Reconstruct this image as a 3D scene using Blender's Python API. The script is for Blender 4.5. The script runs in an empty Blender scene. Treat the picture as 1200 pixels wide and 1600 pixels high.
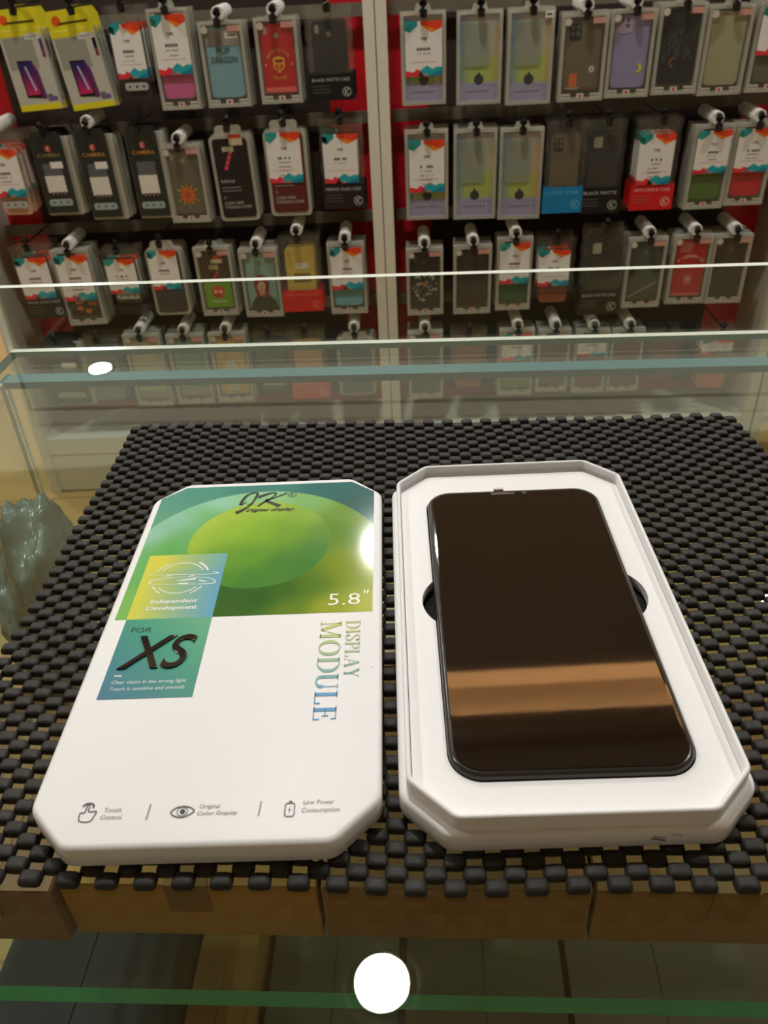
import bpy, bmesh, math, random, re
from mathutils import Vector, Matrix
random.seed(7)
SC = bpy.context.scene
COL = SC.collection

# ------------------------------------------------------------------ camera, world, lamps, exposure
F, PITCH, ROLL, CH = 1278.0, 0.6095, -0.054, 0.2073      # focal length in px of a 1200x1600 frame; z = 0 is the glass counter top
FW = Vector((0, math.cos(PITCH), -math.sin(PITCH)))
_r0 = Vector((1, 0, 0)); _u0 = _r0.cross(FW)
RT = _r0*math.cos(ROLL) + _u0*math.sin(ROLL)
UP = -_r0*math.sin(ROLL) + _u0*math.cos(ROLL)
cam_d = bpy.data.cameras.new('camera'); cam = bpy.data.objects.new('camera', cam_d); COL.objects.link(cam)
cam_d.sensor_fit = 'VERTICAL'; cam_d.sensor_height = 36.0; cam_d.lens = 36.0*F/1600.0
cam_d.clip_start = 0.01; cam_d.clip_end = 50
cam.matrix_world = Matrix(((RT.x, UP.x, -FW.x, 0), (RT.y, UP.y, -FW.y, 0), (RT.z, UP.z, -FW.z, CH), (0, 0, 0, 1)))
cam_d.dof.use_dof = True; cam_d.dof.focus_distance = 0.33; cam_d.dof.aperture_fstop = 30
SC.camera = cam

W = bpy.data.worlds.new('room_air'); SC.world = W; W.use_nodes = True
W.node_tree.nodes['Background'].inputs[0].default_value = (1.0, .86, .68, 1)
W.node_tree.nodes['Background'].inputs[1].default_value = 0.08

FLOOR, CEIL = -0.95, 1.85
LAMP_W = 9.6
LAMP_XY = [(-.066, .967), (-.015, 2.65), (-1.672, 4.62), (-1.72, 2.65), (-1.73, .95), (1.67, 2.65), (1.64, .95)]
for i, (x, y) in enumerate(LAMP_XY):
    ld = bpy.data.lights.new('lamp_light', 'AREA'); ld.shape = 'DISK'; ld.size = .125; ld.energy = LAMP_W; ld.color = (.94, 1.0, 1.0)
    lo = bpy.data.objects.new('lamp_light', ld); lo.location = (x, y, CEIL-.014); COL.objects.link(lo)
SC.view_settings.view_transform = 'Standard'; SC.view_settings.look = 'None'
SC.view_settings.gamma = 1; SC.view_settings.use_curve_mapping = False
SC.view_settings.exposure = 0.47
SC.cycles.max_bounces = 10; SC.cycles.transparent_max_bounces = 40; SC.cycles.glossy_bounces = 5
SC.cycles.sample_clamp_indirect = 4.0

# ------------------------------------------------------------------ measuring helpers
def ray(px, py): return FW + RT*((px-600)/F) - UP*((py-800)/F)
def on_z(px, py, z):
    d = ray(px, py); t = (z-CH)/d.z
    return Vector((d.x*t, d.y*t, z))
GA = -0.04; G0 = 1.79                                      # the display wall: direction angle and distance of its front
GU = Vector((math.cos(GA), math.sin(GA), 0)); GN = Vector((-math.sin(GA), math.cos(GA), 0))
def on_g(px, py, off=0.0):                                 # -> (s, z) in the wall plane, off = depth behind its front
    d = ray(px, py); t = (G0*math.cos(GA)+off)/d.dot(GN); p = d*t
    return p.dot(GU), p.z+CH
def GP(s, n, z): return Vector((0, G0, z))*1.0 - Vector((0, G0, 0)) + GN*(G0*math.cos(GA)+n) + GU*s + Vector((0, 0, 0))

# ------------------------------------------------------------------ materials
def lin(c):
    return tuple(((v/255)/12.92 if v/255 <= .04045 else ((v/255+.055)/1.055)**2.4) for v in c)
MC = {}
def mat(name, rgb, rough=.5, spec=.5, metal=0, noise=0.06, scale=40, bump=0, coat=0):
    if name in MC: return MC[name]
    m = bpy.data.materials.new(name); m.use_nodes = True; nt = m.node_tree; b = nt.nodes['Principled BSDF']
    c = lin(rgb)
    b.inputs['Roughness'].default_value = rough; b.inputs['Specular IOR Level'].default_value = spec
    b.inputs['Metallic'].default_value = metal; b.inputs['Coat Weight'].default_value = coat
    tc = nt.nodes.new('ShaderNodeTexCoord'); n = nt.nodes.new('ShaderNodeTexNoise'); n.inputs['Scale'].default_value = scale
    n.inputs['Detail'].default_value = 4
    nt.links.new(tc.outputs['Object'], n.inputs['Vector'])
    r = nt.nodes.new('ShaderNodeMix'); r.data_type = 'RGBA'
    r.inputs[6].default_value = (*[v*(1-noise) for v in c], 1); r.inputs[7].default_value = (*[min(1, v*(1+noise)) for v in c], 1)
    nt.links.new(n.outputs['Fac'], r.inputs[0]); nt.links.new(r.outputs[2], b.inputs['Base Color'])
    if bump:
        bp = nt.nodes.new('ShaderNodeBump'); bp.inputs['Strength'].default_value = bump; bp.inputs['Distance'].default_value = .001
        nt.links.new(n.outputs['Fac'], bp.inputs['Height']); nt.links.new(bp.outputs[0], b.inputs['Normal'])
    MC[name] = m; return m
def ink(name='printed_ink', rough=.45, spec=.4):
    if name in MC: return MC[name]
    m = bpy.data.materials.new(name); m.use_nodes = True; nt = m.node_tree; b = nt.nodes['Principled BSDF']
    b.inputs['Roughness'].default_value = rough; b.inputs['Specular IOR Level'].default_value = spec
    a = nt.nodes.new('ShaderNodeVertexColor'); a.layer_name = 'Col'
    nt.links.new(a.outputs['Color'], b.inputs['Base Color'])
    MC[name] = m; return m
def clear(name, tint=(1, 1, 1), gloss=1.0, milk=0.0, milk_rgb=(200, 195, 180), ior=1.5, rough=0.0, bump=0, bscale=30):
    """sheet glass / clear plastic: lets light straight through, mirrors by Fresnel, optional milky share"""
    if name in MC: return MC[name]
    m = bpy.data.materials.new(name); m.use_nodes = True; nt = m.node_tree
    for n in list(nt.nodes): nt.nodes.remove(n)
    out = nt.nodes.new('ShaderNodeOutputMaterial'); tr = nt.nodes.new('ShaderNodeBsdfTransparent'); tr.inputs[0].default_value = (*tint, 1)
    gl = nt.nodes.new('ShaderNodeBsdfGlossy'); gl.inputs['Roughness'].default_value = rough
    fr = nt.nodes.new('ShaderNodeFresnel'); fr.inputs['IOR'].default_value = ior
    # sheets are single faces seen from either side: take the front-side reflectance for both
    geo = nt.nodes.new('ShaderNodeNewGeometry'); inv = nt.nodes.new('ShaderNodeMath'); inv.operation = 'MULTIPLY_ADD'
    inv.inputs[1].default_value = 1.0/ior-ior; inv.inputs[2].default_value = ior
    nt.links.new(geo.outputs['Backfacing'], inv.inputs[0])
    nt.links.new(inv.outputs[0], fr.inputs['IOR'])
    # Fresnel node flips IOR on back faces by itself, so feeding 1/ior there gives ior again
    mu = nt.nodes.new('ShaderNodeMath'); mu.operation = 'MULTIPLY'; mu.inputs[1].default_value = gloss
    nt.links.new(fr.outputs[0], mu.inputs[0])
    base = tr
    if milk > 0:
        df = nt.nodes.new('ShaderNodeBsdfDiffuse'); df.inputs[0].default_value = (*lin(milk_rgb), 1)
        mx = nt.nodes.new('ShaderNodeMixShader'); mx.inputs[0].default_value = milk
        nt.links.new(tr.outputs[0], mx.inputs[1]); nt.links.new(df.outputs[0], mx.inputs[2]); base = mx
    m2 = nt.nodes.new('ShaderNodeMixShader'); nt.links.new(mu.outputs[0], m2.inputs[0])
    nt.links.new(base.outputs[0], m2.inputs[1]); nt.links.new(gl.outputs[0], m2.inputs[2]); nt.links.new(m2.outputs[0], out.inputs[0])
    if bump:
        tc = nt.nodes.new('ShaderNodeTexCoord'); n = nt.nodes.new('ShaderNodeTexNoise'); n.inputs['Scale'].default_value = bscale
        nt.links.new(tc.outputs['Object'], n.inputs['Vector'])
        bp = nt.nodes.new('ShaderNodeBump'); bp.inputs['Strength'].default_value = bump; bp.inputs['Distance'].default_value = .004
        nt.links.new(n.outputs['Fac'], bp.inputs['Height']); nt.links.new(bp.outputs[0], gl.inputs['Normal']); nt.links.new(bp.outputs[0], fr.inputs['Normal'])
    MC[name] = m; return m
def emis(name, rgb, s):
    if name in MC: return MC[name]
    m = bpy.data.materials.new(name); m.use_nodes = True; nt = m.node_tree
    b = nt.nodes['Principled BSDF']; b.inputs['Emission Color'].default_value = (*rgb, 1); b.inputs['Emission Strength'].default_value = s
    b.inputs['Base Color'].default_value = (*rgb, 1); MC[name] = m; return m

# ------------------------------------------------------------------ mesh helpers
def put(name, me, m, parent=None, smooth=False, angle=.6):
    if isinstance(m, (list, tuple)):
        for k in m: me.materials.append(k)
    elif m: me.materials.append(m)
    if smooth:
        for p in me.polygons: p.use_smooth = True
        if angle: me.set_sharp_from_angle(angle=angle)
    o = bpy.data.objects.new(name, me); COL.objects.link(o)
    if parent: o.parent = parent
    return o
class MB:
    def __init__(s): s.v = []; s.f = []; s.mi = []
    def add(s, vs, fs, mi=0):
        n = len(s.v); s.v += [tuple(v) for v in vs]; s.f += [tuple(i+n for i in f) for f in fs]; s.mi += [mi]*len(fs); return s
    def box(s, a, b, mi=0, M=None):
        x0, y0, z0 = a; x1, y1, z1 = b
        vs = [Vector(p) for p in ((x0,y0,z0),(x1,y0,z0),(x1,y1,z0),(x0,y1,z0),(x0,y0,z1),(x1,y0,z1),(x1,y1,z1),(x0,y1,z1))]
        if M: vs = [M @ v for v in vs]
        return s.add(vs, [(0,3,2,1),(4,5,6,7),(0,1,5,4),(1,2,6,5),(2,3,7,6),(3,0,4,7)], mi)
    def prism(s, poly, d0, d1, plane='xz', mi=0):
        """poly (a,b) counter-clockwise seen from the front; xz: front faces -y at d0, back at d1; xy: z from d0 up to d1"""
        n = len(poly)
        if plane == 'xz': A = [(p[0], d0, p[1]) for p in poly]; B = [(p[0], d1, p[1]) for p in poly]
        else: A = [(p[0], p[1], d1) for p in poly]; B = [(p[0], p[1], d0) for p in poly]
        fs = [tuple(range(n)), tuple(range(2*n-1, n-1, -1))]
        fs += [(i, i+n, (i+1) % n+n, (i+1) % n) for i in range(n)]
        return s.add(A+B, fs, mi)
    def tube(s, pts, r, n=8, mi=0, cap=True):
        pts = [Vector(p) for p in pts]; rs = r if isinstance(r, (list, tuple)) else [r]*len(pts)
        vs = []
        for i, p in enumerate(pts):
            t = (pts[min(i+1, len(pts)-1)]-pts[max(i-1, 0)]).normalized()
            a = t.cross(Vector((0, 0, 1))) if abs(t.z) < .9 else t.cross(Vector((0, 1, 0)))
            a.normalize(); b = t.cross(a)
            for k in range(n): vs.append(p+(a*math.cos(2*math.pi*k/n)+b*math.sin(2*math.pi*k/n))*rs[i])
        fs = [(i*n+k, i*n+(k+1) % n, (i+1)*n+(k+1) % n, (i+1)*n+k) for i in range(len(pts)-1) for k in range(n)]
        if cap: fs += [tuple(range(n-1, -1, -1)), tuple(range((len(pts)-1)*n, len(pts)*n))]
        return s.add(vs, fs, mi)
    def build(s, name, m, parent=None, smooth=False, angle=.6):
        me = bpy.data.meshes.new(name); me.from_pydata(s.v, [], s.f)
        for p, k in zip(me.polygons, s.mi): p.material_index = k
        me.update()
        bm = bmesh.new(); bm.from_mesh(me); bmesh.ops.recalc_face_normals(bm, faces=bm.faces); bm.to_mesh(me); bm.free()
        return put(name, me, m, parent, smooth, angle)
def rrect(x0, z0, x1, z1, r, n=5):
    P = []
    for cx, cz, a in ((x1-r, z0+r, -90), (x1-r, z1-r, 0), (x0+r, z1-r, 90), (x0+r, z0+r, 180)):
        for k in range(n+1):
            t = math.radians(a+90*k/n); P.append((cx+r*math.cos(t), cz+r*math.sin(t)))
    return P
def outline(w, l, c, r, d, n=5):
    """rectangle w x l with corners cut by c, the eight corners rounded by r, inset by d"""
    w, l = w/2-d, l/2-d; c = c-d*(2-math.sqrt(2)); r = max(r-d, r*.35)
    V = [(w, -l+c), (w, l-c), (w-c, l), (-w+c, l), (-w, l-c), (-w, -l+c), (-w+c, -l), (w-c, -l)]
    P = []
    for i in range(8):
        p = Vector(V[i]); a = (Vector(V[i-1])-p).normalized(); b = (Vector(V[(i+1) % 8])-p).normalized()
        k = r*math.tan(math.radians(22.5))
        A, B = p+a*k, p+b*k
        for j in range(n+1):
            t = j/n; P.append(tuple(A*(1-t)**2+p*2*t*(1-t)+B*t*t))
    return P
def loft(layers, name, m, parent=None, cap0=True, cap1=True, angle=.9):
    vs, fs = [], []; n = len(layers[0][0])
    for P, z in layers: vs += [(x, y, z) for x, y in P]
    for i in range(len(layers)-1):
        for k in range(n): fs.append((i*n+k, i*n+(k+1) % n, (i+1)*n+(k+1) % n, (i+1)*n+k))
    if cap0: fs.append(tuple(range(n-1, -1, -1)))
    if cap1: fs.append(tuple(range((len(layers)-1)*n, len(layers)*n)))
    me = bpy.data.meshes.new(name); me.from_pydata(vs, [], fs); me.update()
    return put(name, me, m, parent, True, angle)
def empty(name, loc=(0, 0, 0), rz=0, parent=None):
    o = bpy.data.objects.new(name, None); COL.objects.link(o); o.location = loc; o.rotation_euler = (0, 0, rz); o.empty_display_size = .02
    if parent: o.parent = parent
    return o
def tag(o, label, cat, group=None, kind=None):
    if label: o['label'] = label
    if cat: o['category'] = cat
    if group: o['group'] = group
    if kind: o['kind'] = kind
    return o
# text from Blender's built-in font, cached as flat polygons
TC = {}
def text_geo(s, offset=0.0):
    key = (s, offset)
    if key in TC: return TC[key]
    cu = bpy.data.curves.new('t', 'FONT'); cu.body = s; cu.offset = offset; cu.resolution_u = 2
    ob = bpy.data.objects.new('t', cu); COL.objects.link(ob)
    bpy.context.view_layer.update()
    me = bpy.data.meshes.new_from_object(ob.evaluated_get(bpy.context.evaluated_depsgraph_get()))
    V = [(v.co.x, v.co.y) for v in me.vertices]; Fc = [tuple(p.vertices) for p in me.polygons]
    x0 = min(v[0] for v in V); x1 = max(v[0] for v in V); y0 = min(v[1] for v in V); y1 = max(v[1] for v in V)
    COL.objects.unlink(ob); bpy.data.objects.remove(ob); bpy.data.meshes.remove(me)
    TC[key] = (V, Fc, x0, x1, y0, y1); return TC[key]
class Art:
    """flat printing: coloured polygons stacked in thin layers on a surface"""
    def __init__(s, step=.00012): s.v = []; s.f = []; s.c = []; s.layer = 0; s.step = step
    def _a(s, vs, fs, col):
        n = len(s.v); s.v += [(x, z, s.layer) for x, z in vs]
        cf = col if callable(col) else None
        for f in fs:
            s.f.append(tuple(i+n for i in f)); s.c.append(col)
        return s
    def up(s): s.layer += 1; return s
    def poly(s, pts, col): return s._a(pts, [tuple(range(len(pts)))], col)
    def rect(s, x0, z0, x1, z1, col): return s.poly([(x0, z0), (x1, z0), (x1, z1), (x0, z1)], col)
    def rr(s, x0, z0, x1, z1, r, col): return s.poly(rrect(x0, z0, x1, z1, r, 4), col)
    def disc(s, x, z, r, col, n=20, rz=None):
        rz = rz or r; return s.poly([(x+r*math.cos(2*math.pi*k/n), z+rz*math.sin(2*math.pi*k/n)) for k in range(n)], col)
    def line(s, pts, w, col, closed=False):
        if closed: pts = list(pts)+[pts[0]]
        P = [Vector(p) for p in pts]; ws = w if isinstance(w, (list, tuple)) else [w]*len(P); vs = []
        for i, p in enumerate(P):
            t = P[min(i+1, len(P)-1)]-P[max(i-1, 0)]
            if closed and i in (0, len(P)-1): t = P[1]-P[-2]
            t = t.normalized() if t.length else Vector((1, 0)); nn = Vector((-t.y, t.x))*ws[i]/2
            vs += [tuple(p+nn), tuple(p-nn)]
        return s._a(vs, [(2*i+1, 2*i+3, 2*i+2, 2*i) for i in range(len(P)-1)], col)
    def text(s, t, x, z, h, col, w=None, align='l', shear=0, offset=0.0, rot=0):
        V, Fc, x0, x1, y0, y1 = text_geo(t, offset)
        ref = text_geo('H', 0)[5]; k = h/ref; kx = k
        if w: kx = w/(x1-x0)
        dx = {'l': 0, 'c': -(x1-x0)*kx/2, 'r': -(x1-x0)*kx}[align]
        ca, sa = math.cos(rot), math.sin(rot); o = []
        for a, b in V:
            X = (a-x0)*kx+dx+shear*b*k; Z = b*k
            o.append((x+X*ca-Z*sa, z+X*sa+Z*ca))
        return s._a(o, Fc, col)
    def build(s, name, parent, plane='xz', d=0.0, m=None, grad=None):
        me = bpy.data.meshes.new(name)
        if plane == 'xz': vs = [(x, d-k*s.step, z) for x, z, k in s.v]
        else: vs = [(x, z, d+k*s.step) for x, z, k in s.v]
        me.from_pydata(vs, [], s.f); me.update()
        at = me.color_attributes.new('Col', 'FLOAT_COLOR', 'CORNER')
        for p, c in zip(me.polygons, s.c):
            for li in p.loop_indices:
                cc = c
                if callable(c):
                    v = s.v[me.loops[li].vertex_index]; cc = c(v[0], v[1])
                at.data[li].color = (*lin(cc), 1)
        return put(name, me, m or ink(), parent)

# ------------------------------------------------------------------ the room
def struct(o): o['kind'] = 'structure'; return o
def floor_mat():
    m = bpy.data.materials.new('beige_floor_tile'); m.use_nodes = True; nt = m.node_tree; b = nt.nodes['Principled BSDF']
    tc = nt.nodes.new('ShaderNodeTexCoord'); br = nt.nodes.new('ShaderNodeTexBrick'); br.offset = 0
    br.inputs['Scale'].default_value = 1.0; br.inputs['Brick Width'].default_value = .6; br.inputs['Row Height'].default_value = .6
    br.inputs['Mortar Size'].default_value = .003; br.inputs['Color1'].default_value = (*lin((200, 168, 112)), 1)
    br.inputs['Color2'].default_value = (*lin((194, 162, 106)), 1); br.inputs['Mortar'].default_value = (*lin((150, 125, 90)), 1)
    n = nt.nodes.new('ShaderNodeTexNoise'); n.inputs['Scale'].default_value = 6
    mx = nt.nodes.new('ShaderNodeMix'); mx.data_type = 'RGBA'; mx.blend_type = 'MULTIPLY'; mx.inputs[0].default_value = .15
    nt.links.new(tc.outputs['Object'], br.inputs['Vector']); nt.links.new(tc.outputs['Object'], n.inputs['Vector'])
    nt.links.new(br.outputs['Color'], mx.inputs[6]); nt.links.new(n.outputs['Color'], mx.inputs[7]); nt.links.new(mx.outputs[2], b.inputs['Base Color'])
    b.inputs['Roughness'].default_value = .25
    return m
struct(MB().box((-3.5, -2.2, FLOOR-.05), (3.5, 6.2, FLOOR)).build('floor', floor_mat()))
cm = mat('warm_ceiling_paint', (226, 214, 198), .9, .2, scale=3)
wm = mat('wall_paint', (196, 186, 170), .9, .2, scale=3)
struct(MB().box((-3.5, -2.2, CEIL), (3.5, 6.2, CEIL+.05)).build('ceiling', cm))
struct(MB().box((-3.55, -2.2, FLOOR), (-3.5, 6.2, CEIL)).build('wall_left', wm))
struct(MB().box((3.5, -2.2, FLOOR), (3.55, 6.2, CEIL)).build('wall_right', wm))
struct(MB().box((-3.5, 6.2, FLOOR), (3.5, 6.25, CEIL)).build('wall_far', wm))
struct(MB().box((-3.5, -2.25, FLOOR), (3.5, -2.2, CEIL)).build('wall_behind', wm))
white_metal = mat('white_enamel', (225, 222, 210), .35, .5, noise=.02)
for i, (x, y) in enumerate(LAMP_XY):
    d = empty('ceiling_downlight', (x, y, CEIL))
    n = 32; vs = []
    for r, z in ((.085, -.001), (.085, -.008), (.078, -.013), (.068, -.013), (.066, -.004)):
        vs += [(r*math.cos(2*math.pi*k/n), r*math.sin(2*math.pi*k/n), z) for k in range(n)]
    b = MB().add(vs, [(j*n+k, j*n+(k+1) % n, (j+1)*n+(k+1) % n, (j+1)*n+k) for j in range(4) for k in range(n)])
    b.build('trim_ring', white_metal, d, True)
    b = MB().prism([(.066*math.cos(2*math.pi*k/n), .066*math.sin(2*math.pi*k/n)) for k in range(n)], -.009, -.004, 'xy')
    b.build('lamp_lens', emis('lamp_lens_glow', (1, .93, .82), 60), d)
    tag(d, 'round white recessed ceiling downlight', 'ceiling light', 'downlights in a grid on the ceiling')
# a warm lit light box strip in the ceiling across the aisle, seen mirrored in the phone glass
lb = empty('ceiling_light_strip', (.3, .038, CEIL), -.0)
MB().box((-1.9, 1.585, -.080), (1.9, 1.590, 0)).box((-1.9, 1.590, -.080), (1.9, 1.645, -.076)).box((-1.9, 1.825, -.080), (1.9, 1.830, 0)) \
    .box((-1.905, 1.585, -.080), (-1.9, 1.830, 0)).box((1.9, 1.585, -.080), (1.905, 1.830, 0)).box((-1.9, 1.59, -.006), (1.9, 1.825, -.002)).build('light_trough', mat('trough_white', (226, 200, 168), .8, .2), lb)
MB().tube([(-1.85, 1.606, -.062), (1.85, 1.606, -.062)], .008, 10).build('light_tube', emis('warm_tube_glow', (1, .76, .46), 75), lb)
tag(lb, 'long warm cove light trough on the ceiling, mirrored in the black phone glass', 'ceiling light')

lp = empty('haze_fill_panel', (0, 4.22, CEIL))  # added glowing panel, unseen: veils the counter glass and fills the shelves
MB().box((-3.0, -.75, -.0008), (3.0, .75, -.0002)).build('haze_fill_surface', emis('haze_fill_glow', (.96, .98, .90), .34), lp)
MB().box((-3.02, -.77, -.006), (3.02, -.75, 0)).box((-3.02, .75, -.006), (3.02, .77, 0)).box((-3.02, -.75, -.006), (-3.0, .75, 0)).box((3.0, -.75, -.006), (3.02, .75, 0)).build('fill_panel_frame', white_metal, lp)
tag(lp, 'unseen broad dim fill panel added far behind the display for haze in the glass', 'ceiling light')

# ------------------------------------------------------------------ the display wall (two gondola bays side by side)
GR = empty('gondola_origin'); bpy.data.objects.remove(GR)
panel_w = mat('cream_shelf_enamel', (216, 212, 194), .45, .4, noise=.03, scale=8)
red_m = mat('red_back_panel', (214, 22, 34), .35, .5, noise=.04)
dark_m = mat('dark_brown_pegboard', (62, 48, 40), .7, .3, noise=.1)
rail_m = mat('taupe_rail', (122, 112, 96), .4, .5, noise=.05)
ROWZ = [on_g(640, 16)[1], on_g(640, 196)[1], on_g(660, 358)[1], on_g(660, 497)[1]]
TOPZ = 0.55
gloc = GP(0, 0, 0)
def bay(name, s0, s1, label):
    e = empty(name, gloc, GA)
    t = .021
    for a in (s0, s1-t):
        MB().box((a, 0, FLOOR), (a+t, .22, TOPZ)).build('side_panel', panel_w, e)
    MB().box((s0+t, .165, -.80), (s1-t, .185, TOPZ)).build('back_panel', red_m, e)
    MB().box((s0+t+.085, .158, -.76), (s1-t-.085, .1645, TOPZ-.05)).build('pegboard', dark_m, e)
    MB().box((s0+t, .012, -.81), (s1-t, .165, -.79)).box((s0+t, .004, -.835), (s1-t, .012, -.79)).build('deck', panel_w, e)
    MB().box((s0+t, .006, FLOOR+.006), (s1-t, .014, -.838)).build('kick_panel', panel_w, e)
    MB().box((s0+t, .0, TOPZ-.015), (s1-t, .22, TOPZ)).build('top_panel', panel_w, e)
    for z in ROWZ:
        MB().box((s0+t+.004, .130, z-.014), (s1-t-.004, .138, z+.010)).box((s0+t+.004, .138, z-.004), (s0+t+.02, .158, z+.004)).box((s1-t-.02, .138, z-.004), (s1-t-.004, .158, z+.004)).build('hook_rail', rail_m, e)
    return tag(e, label, 'display stand')
sL = on_g(40, 640)[0]; sD = on_g(592, 180)[0]; sR = on_g(1190, 590)[0]
bay('display_gondola', sL, sD-.001, 'cream metal display stand with red back, left of the dark seam between the two stands')
bay('display_gondola', sD+.001, sR, 'cream metal display stand with red back, right of the dark seam between the two stands')
e = empty('display_gondola', gloc, GA)
MB().box((sR+.006, 0, FLOOR), (sR+.027, .22, TOPZ)).build('side_panel', panel_w, e)
MB().box((sR+.92, 0, FLOOR), (sR+.941, .22, TOPZ)).build('side_panel', panel_w, e)
MB().box((sR+.027, .165, -.80), (sR+.92, .185, TOPZ)).build('back_panel', panel_w, e)
MB().box((sR+.027, .004, -.81), (sR+.92, .165, -.79)).build('deck', panel_w, e)
tag(e, 'cream metal stand past the right end of the phone case display, only its edge seen', 'display stand')

# ------------------------------------------------------------------ phone case packs
frost = clear('frosted_pack_plastic', (.93, .93, .90), .9, .46, (216, 212, 196), rough=.15)
cover = clear('clear_pack_cover', (.97, .97, .95), .7, .04, (200, 196, 184), rough=.06, bump=.25, bscale=14)
pouch = clear('clear_pouch_film', (.95, .95, .93), 1.0, .05, (210, 206, 190), rough=.08, bump=.9, bscale=28)
WHITE = (226, 222, 216); GREY = (120, 116, 110)
def case_mat(rgb): return mat('case_%d_%d_%d' % rgb, rgb, .4, .4, noise=.04, scale=25)
def price_card(parent, w, z0, z1, y, cx=0, lines=3, big=False):
    """printed price card: white, teal and orange corners above, torn red and teal edge below"""
    a = Art(); x0, x1 = cx-w/2, cx+w/2; h = z1-z0
    a.rect(x0, z0+.0, x1, z1, WHITE).up()
    a.poly([(x0, z1-.14*h), (x0+.14*w, z1-.20*h), (x0+.34*w, z1-.08*h), (x0+.34*w, z1), (x0, z1)], (40, 150, 150))
    a.poly([(x0, z1-.16*h), (x0+.12*w, z1-.20*h), (x0+.16*w, z1-.08*h), (x0, z1-.03*h)], (60, 160, 130))
    a.poly([(x0+.42*w, z1), (x0+.42*w, z1-.06*h), (x0+.72*w, z1-.21*h), (x1, z1-.12*h), (x1, z1)], (232, 70, 34)); a.up()
    a.poly([(x0+.46*w, z1-.075*h), (x0+.58*w, z1-.09*h), (x0+.86*w, z1-.16*h), (x0+.72*w, z1-.21*h)], (238, 130, 30))
    a.poly([(x0, z0), (x0+.5*w, z0), (x0+.42*w, z0+.10*h), (x0+.3*w, z0+.14*h), (x0+.22*w, z0+.08*h), (x0, z0+.11*h)], (222, 50, 60))
    a.poly([(x0+.32*w, z0), (x1, z0), (x1, z0+.16*h), (x0+.86*w, z0+.17*h), (x0+.74*w, z0+.13*h), (x0+.58*w, z0+.20*h), (x0+.42*w, z0+.12*h)], (30, 160, 170)).up()
    a.poly([(x0+.62*w, z0), (x1, z0), (x1, z0+.10*h), (x0+.8*w, z0+.06*h)], (24, 120, 150))
    a.poly([(x0+.5*w, z0), (x0+.6*w, z0), (x0+.56*w, z0+.06*h)], (235, 90, 60))
    a.text('TIPE', cx, z1-.34*h, .05*h, (70, 66, 64), align='c', offset=.01)
    rr = random.Random(int(abs(cx*1e4+z0*1e4+w*1e5)))
    for k in range(lines):
        ww = w*(.38 if k == 0 else .3+.1*rr.random()); zz = z1-(.50+.085*k)*h; hh = (.05 if k == 0 else .022)*h
        n = 6 if k == 0 else 9
        for q in range(n):
            if rr.random() < .85: a.rect(cx-ww/2+ww*q/n, zz-hh*.5, cx-ww/2+ww*(q+.72)/n, zz+hh*.5, (72, 70, 70) if k == 0 else (130, 128, 126))
    a.rect(cx-.36*w, z0+.26*h, cx+.36*w, z0+.266*h, (215, 120, 110))
    o = a.build('price_card', parent, 'xz', y); o['label'] = 'white price card with teal and orange corners'; return o
def label_strip(parent, w, y, z=.004, dim=1.0):
    a = Art()
    for cx, ww in ((-.33*w, .22*w), (0, .16*w), (.33*w, .22*w)): a.rect(cx-ww/2, z, cx+ww/2, z+.009, tuple(int(v*dim) for v in (196, 190, 176)))
    a.up(); a.disc(0, z+.0045, .0028, (200, 40, 40), 12)
    for cx in (-.33*w, .33*w):
        for q in range(5): a.rect(cx-.009+q*.0036, z+.003, cx-.0066+q*.0036, z+.006, (100, 96, 92))
    return a.build('label_strip', parent, 'xz', y)
def band(parent, w, h, rgb, title, y, title_rgb=(190, 188, 180)):
    b = MB().prism([(-w/2, 0), (w/2, 0), (w/2, h), (-w/2, h)], y, y+.0012)
    o = b.build('bottom_band', mat('band_%d_%d_%d' % rgb, rgb, .3, .5), parent)
    a = Art(); a.text(title, -w*.42, h*.74, h*.115, title_rgb, w=w*.82)
    for k in range(3): 
        for q in range(7): a.rect(-w*.42+q*w*.055, h*(.55-.12*k), -w*.42+q*w*.055+w*.04, h*(.575-.12*k), tuple(int(v*.6) for v in title_rgb))
    x, z, r = w*.32, h*.32, h*.17
    a.line([(x+r*math.cos(t*math.pi/12), z+r*math.sin(t*math.pi/12)) for t in range(24)], .0012, title_rgb, closed=True)
    a.line([(x-r*.4, z-r*.7), (x-r*.4, z+r*.7)], .0014, title_rgb).line([(x+r*.5, z+r*.7), (x-r*.3, z), (x+r*.5, z-r*.7)], .0018, title_rgb)
    q = a.build('band_print', o, 'xz', y-.0003); return o
def phone_case(parent, w, z0, z1, rgb, y=.004, cam='pill', cam_rgb=(150, 144, 132)):
    o = MB().prism(rrect(-w/2, z0, w/2, z1, w*.13), y, y+.006).build('phone_case', case_mat(rgb), parent, True, .5)
    x = -w/2; a = Art()
    if cam == 'pill':
        a.rr(x+.09*w, z1-.30*w, x+.22*w, z1-.30*w+.22*w-.0, .05*w, cam_rgb).disc(x+.5*w, z1-.33*w, .075*w, cam_rgb)
    elif cam == 'block':
        a.rr(x+.09*w, z1-.52*w, x+.42*w, z1-.09*w, .06*w, cam_rgb).up()
        for i in range(2):
            for j in range(2): a.disc(x+(.18+.15*i)*w, z1-(.18+.16*j)*w, .055*w, tuple(max(0, min(255, int(v*1.9+22))) for v in cam_rgb))
    elif cam == 'square': a.rr(x+.12*w, z1-.42*w, x+.42*w, z1-.06*w, .06*w, cam_rgb)
    elif cam == 'none': return o
    a.build('camera_opening', o, 'xz', y-.0004); return o
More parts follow.
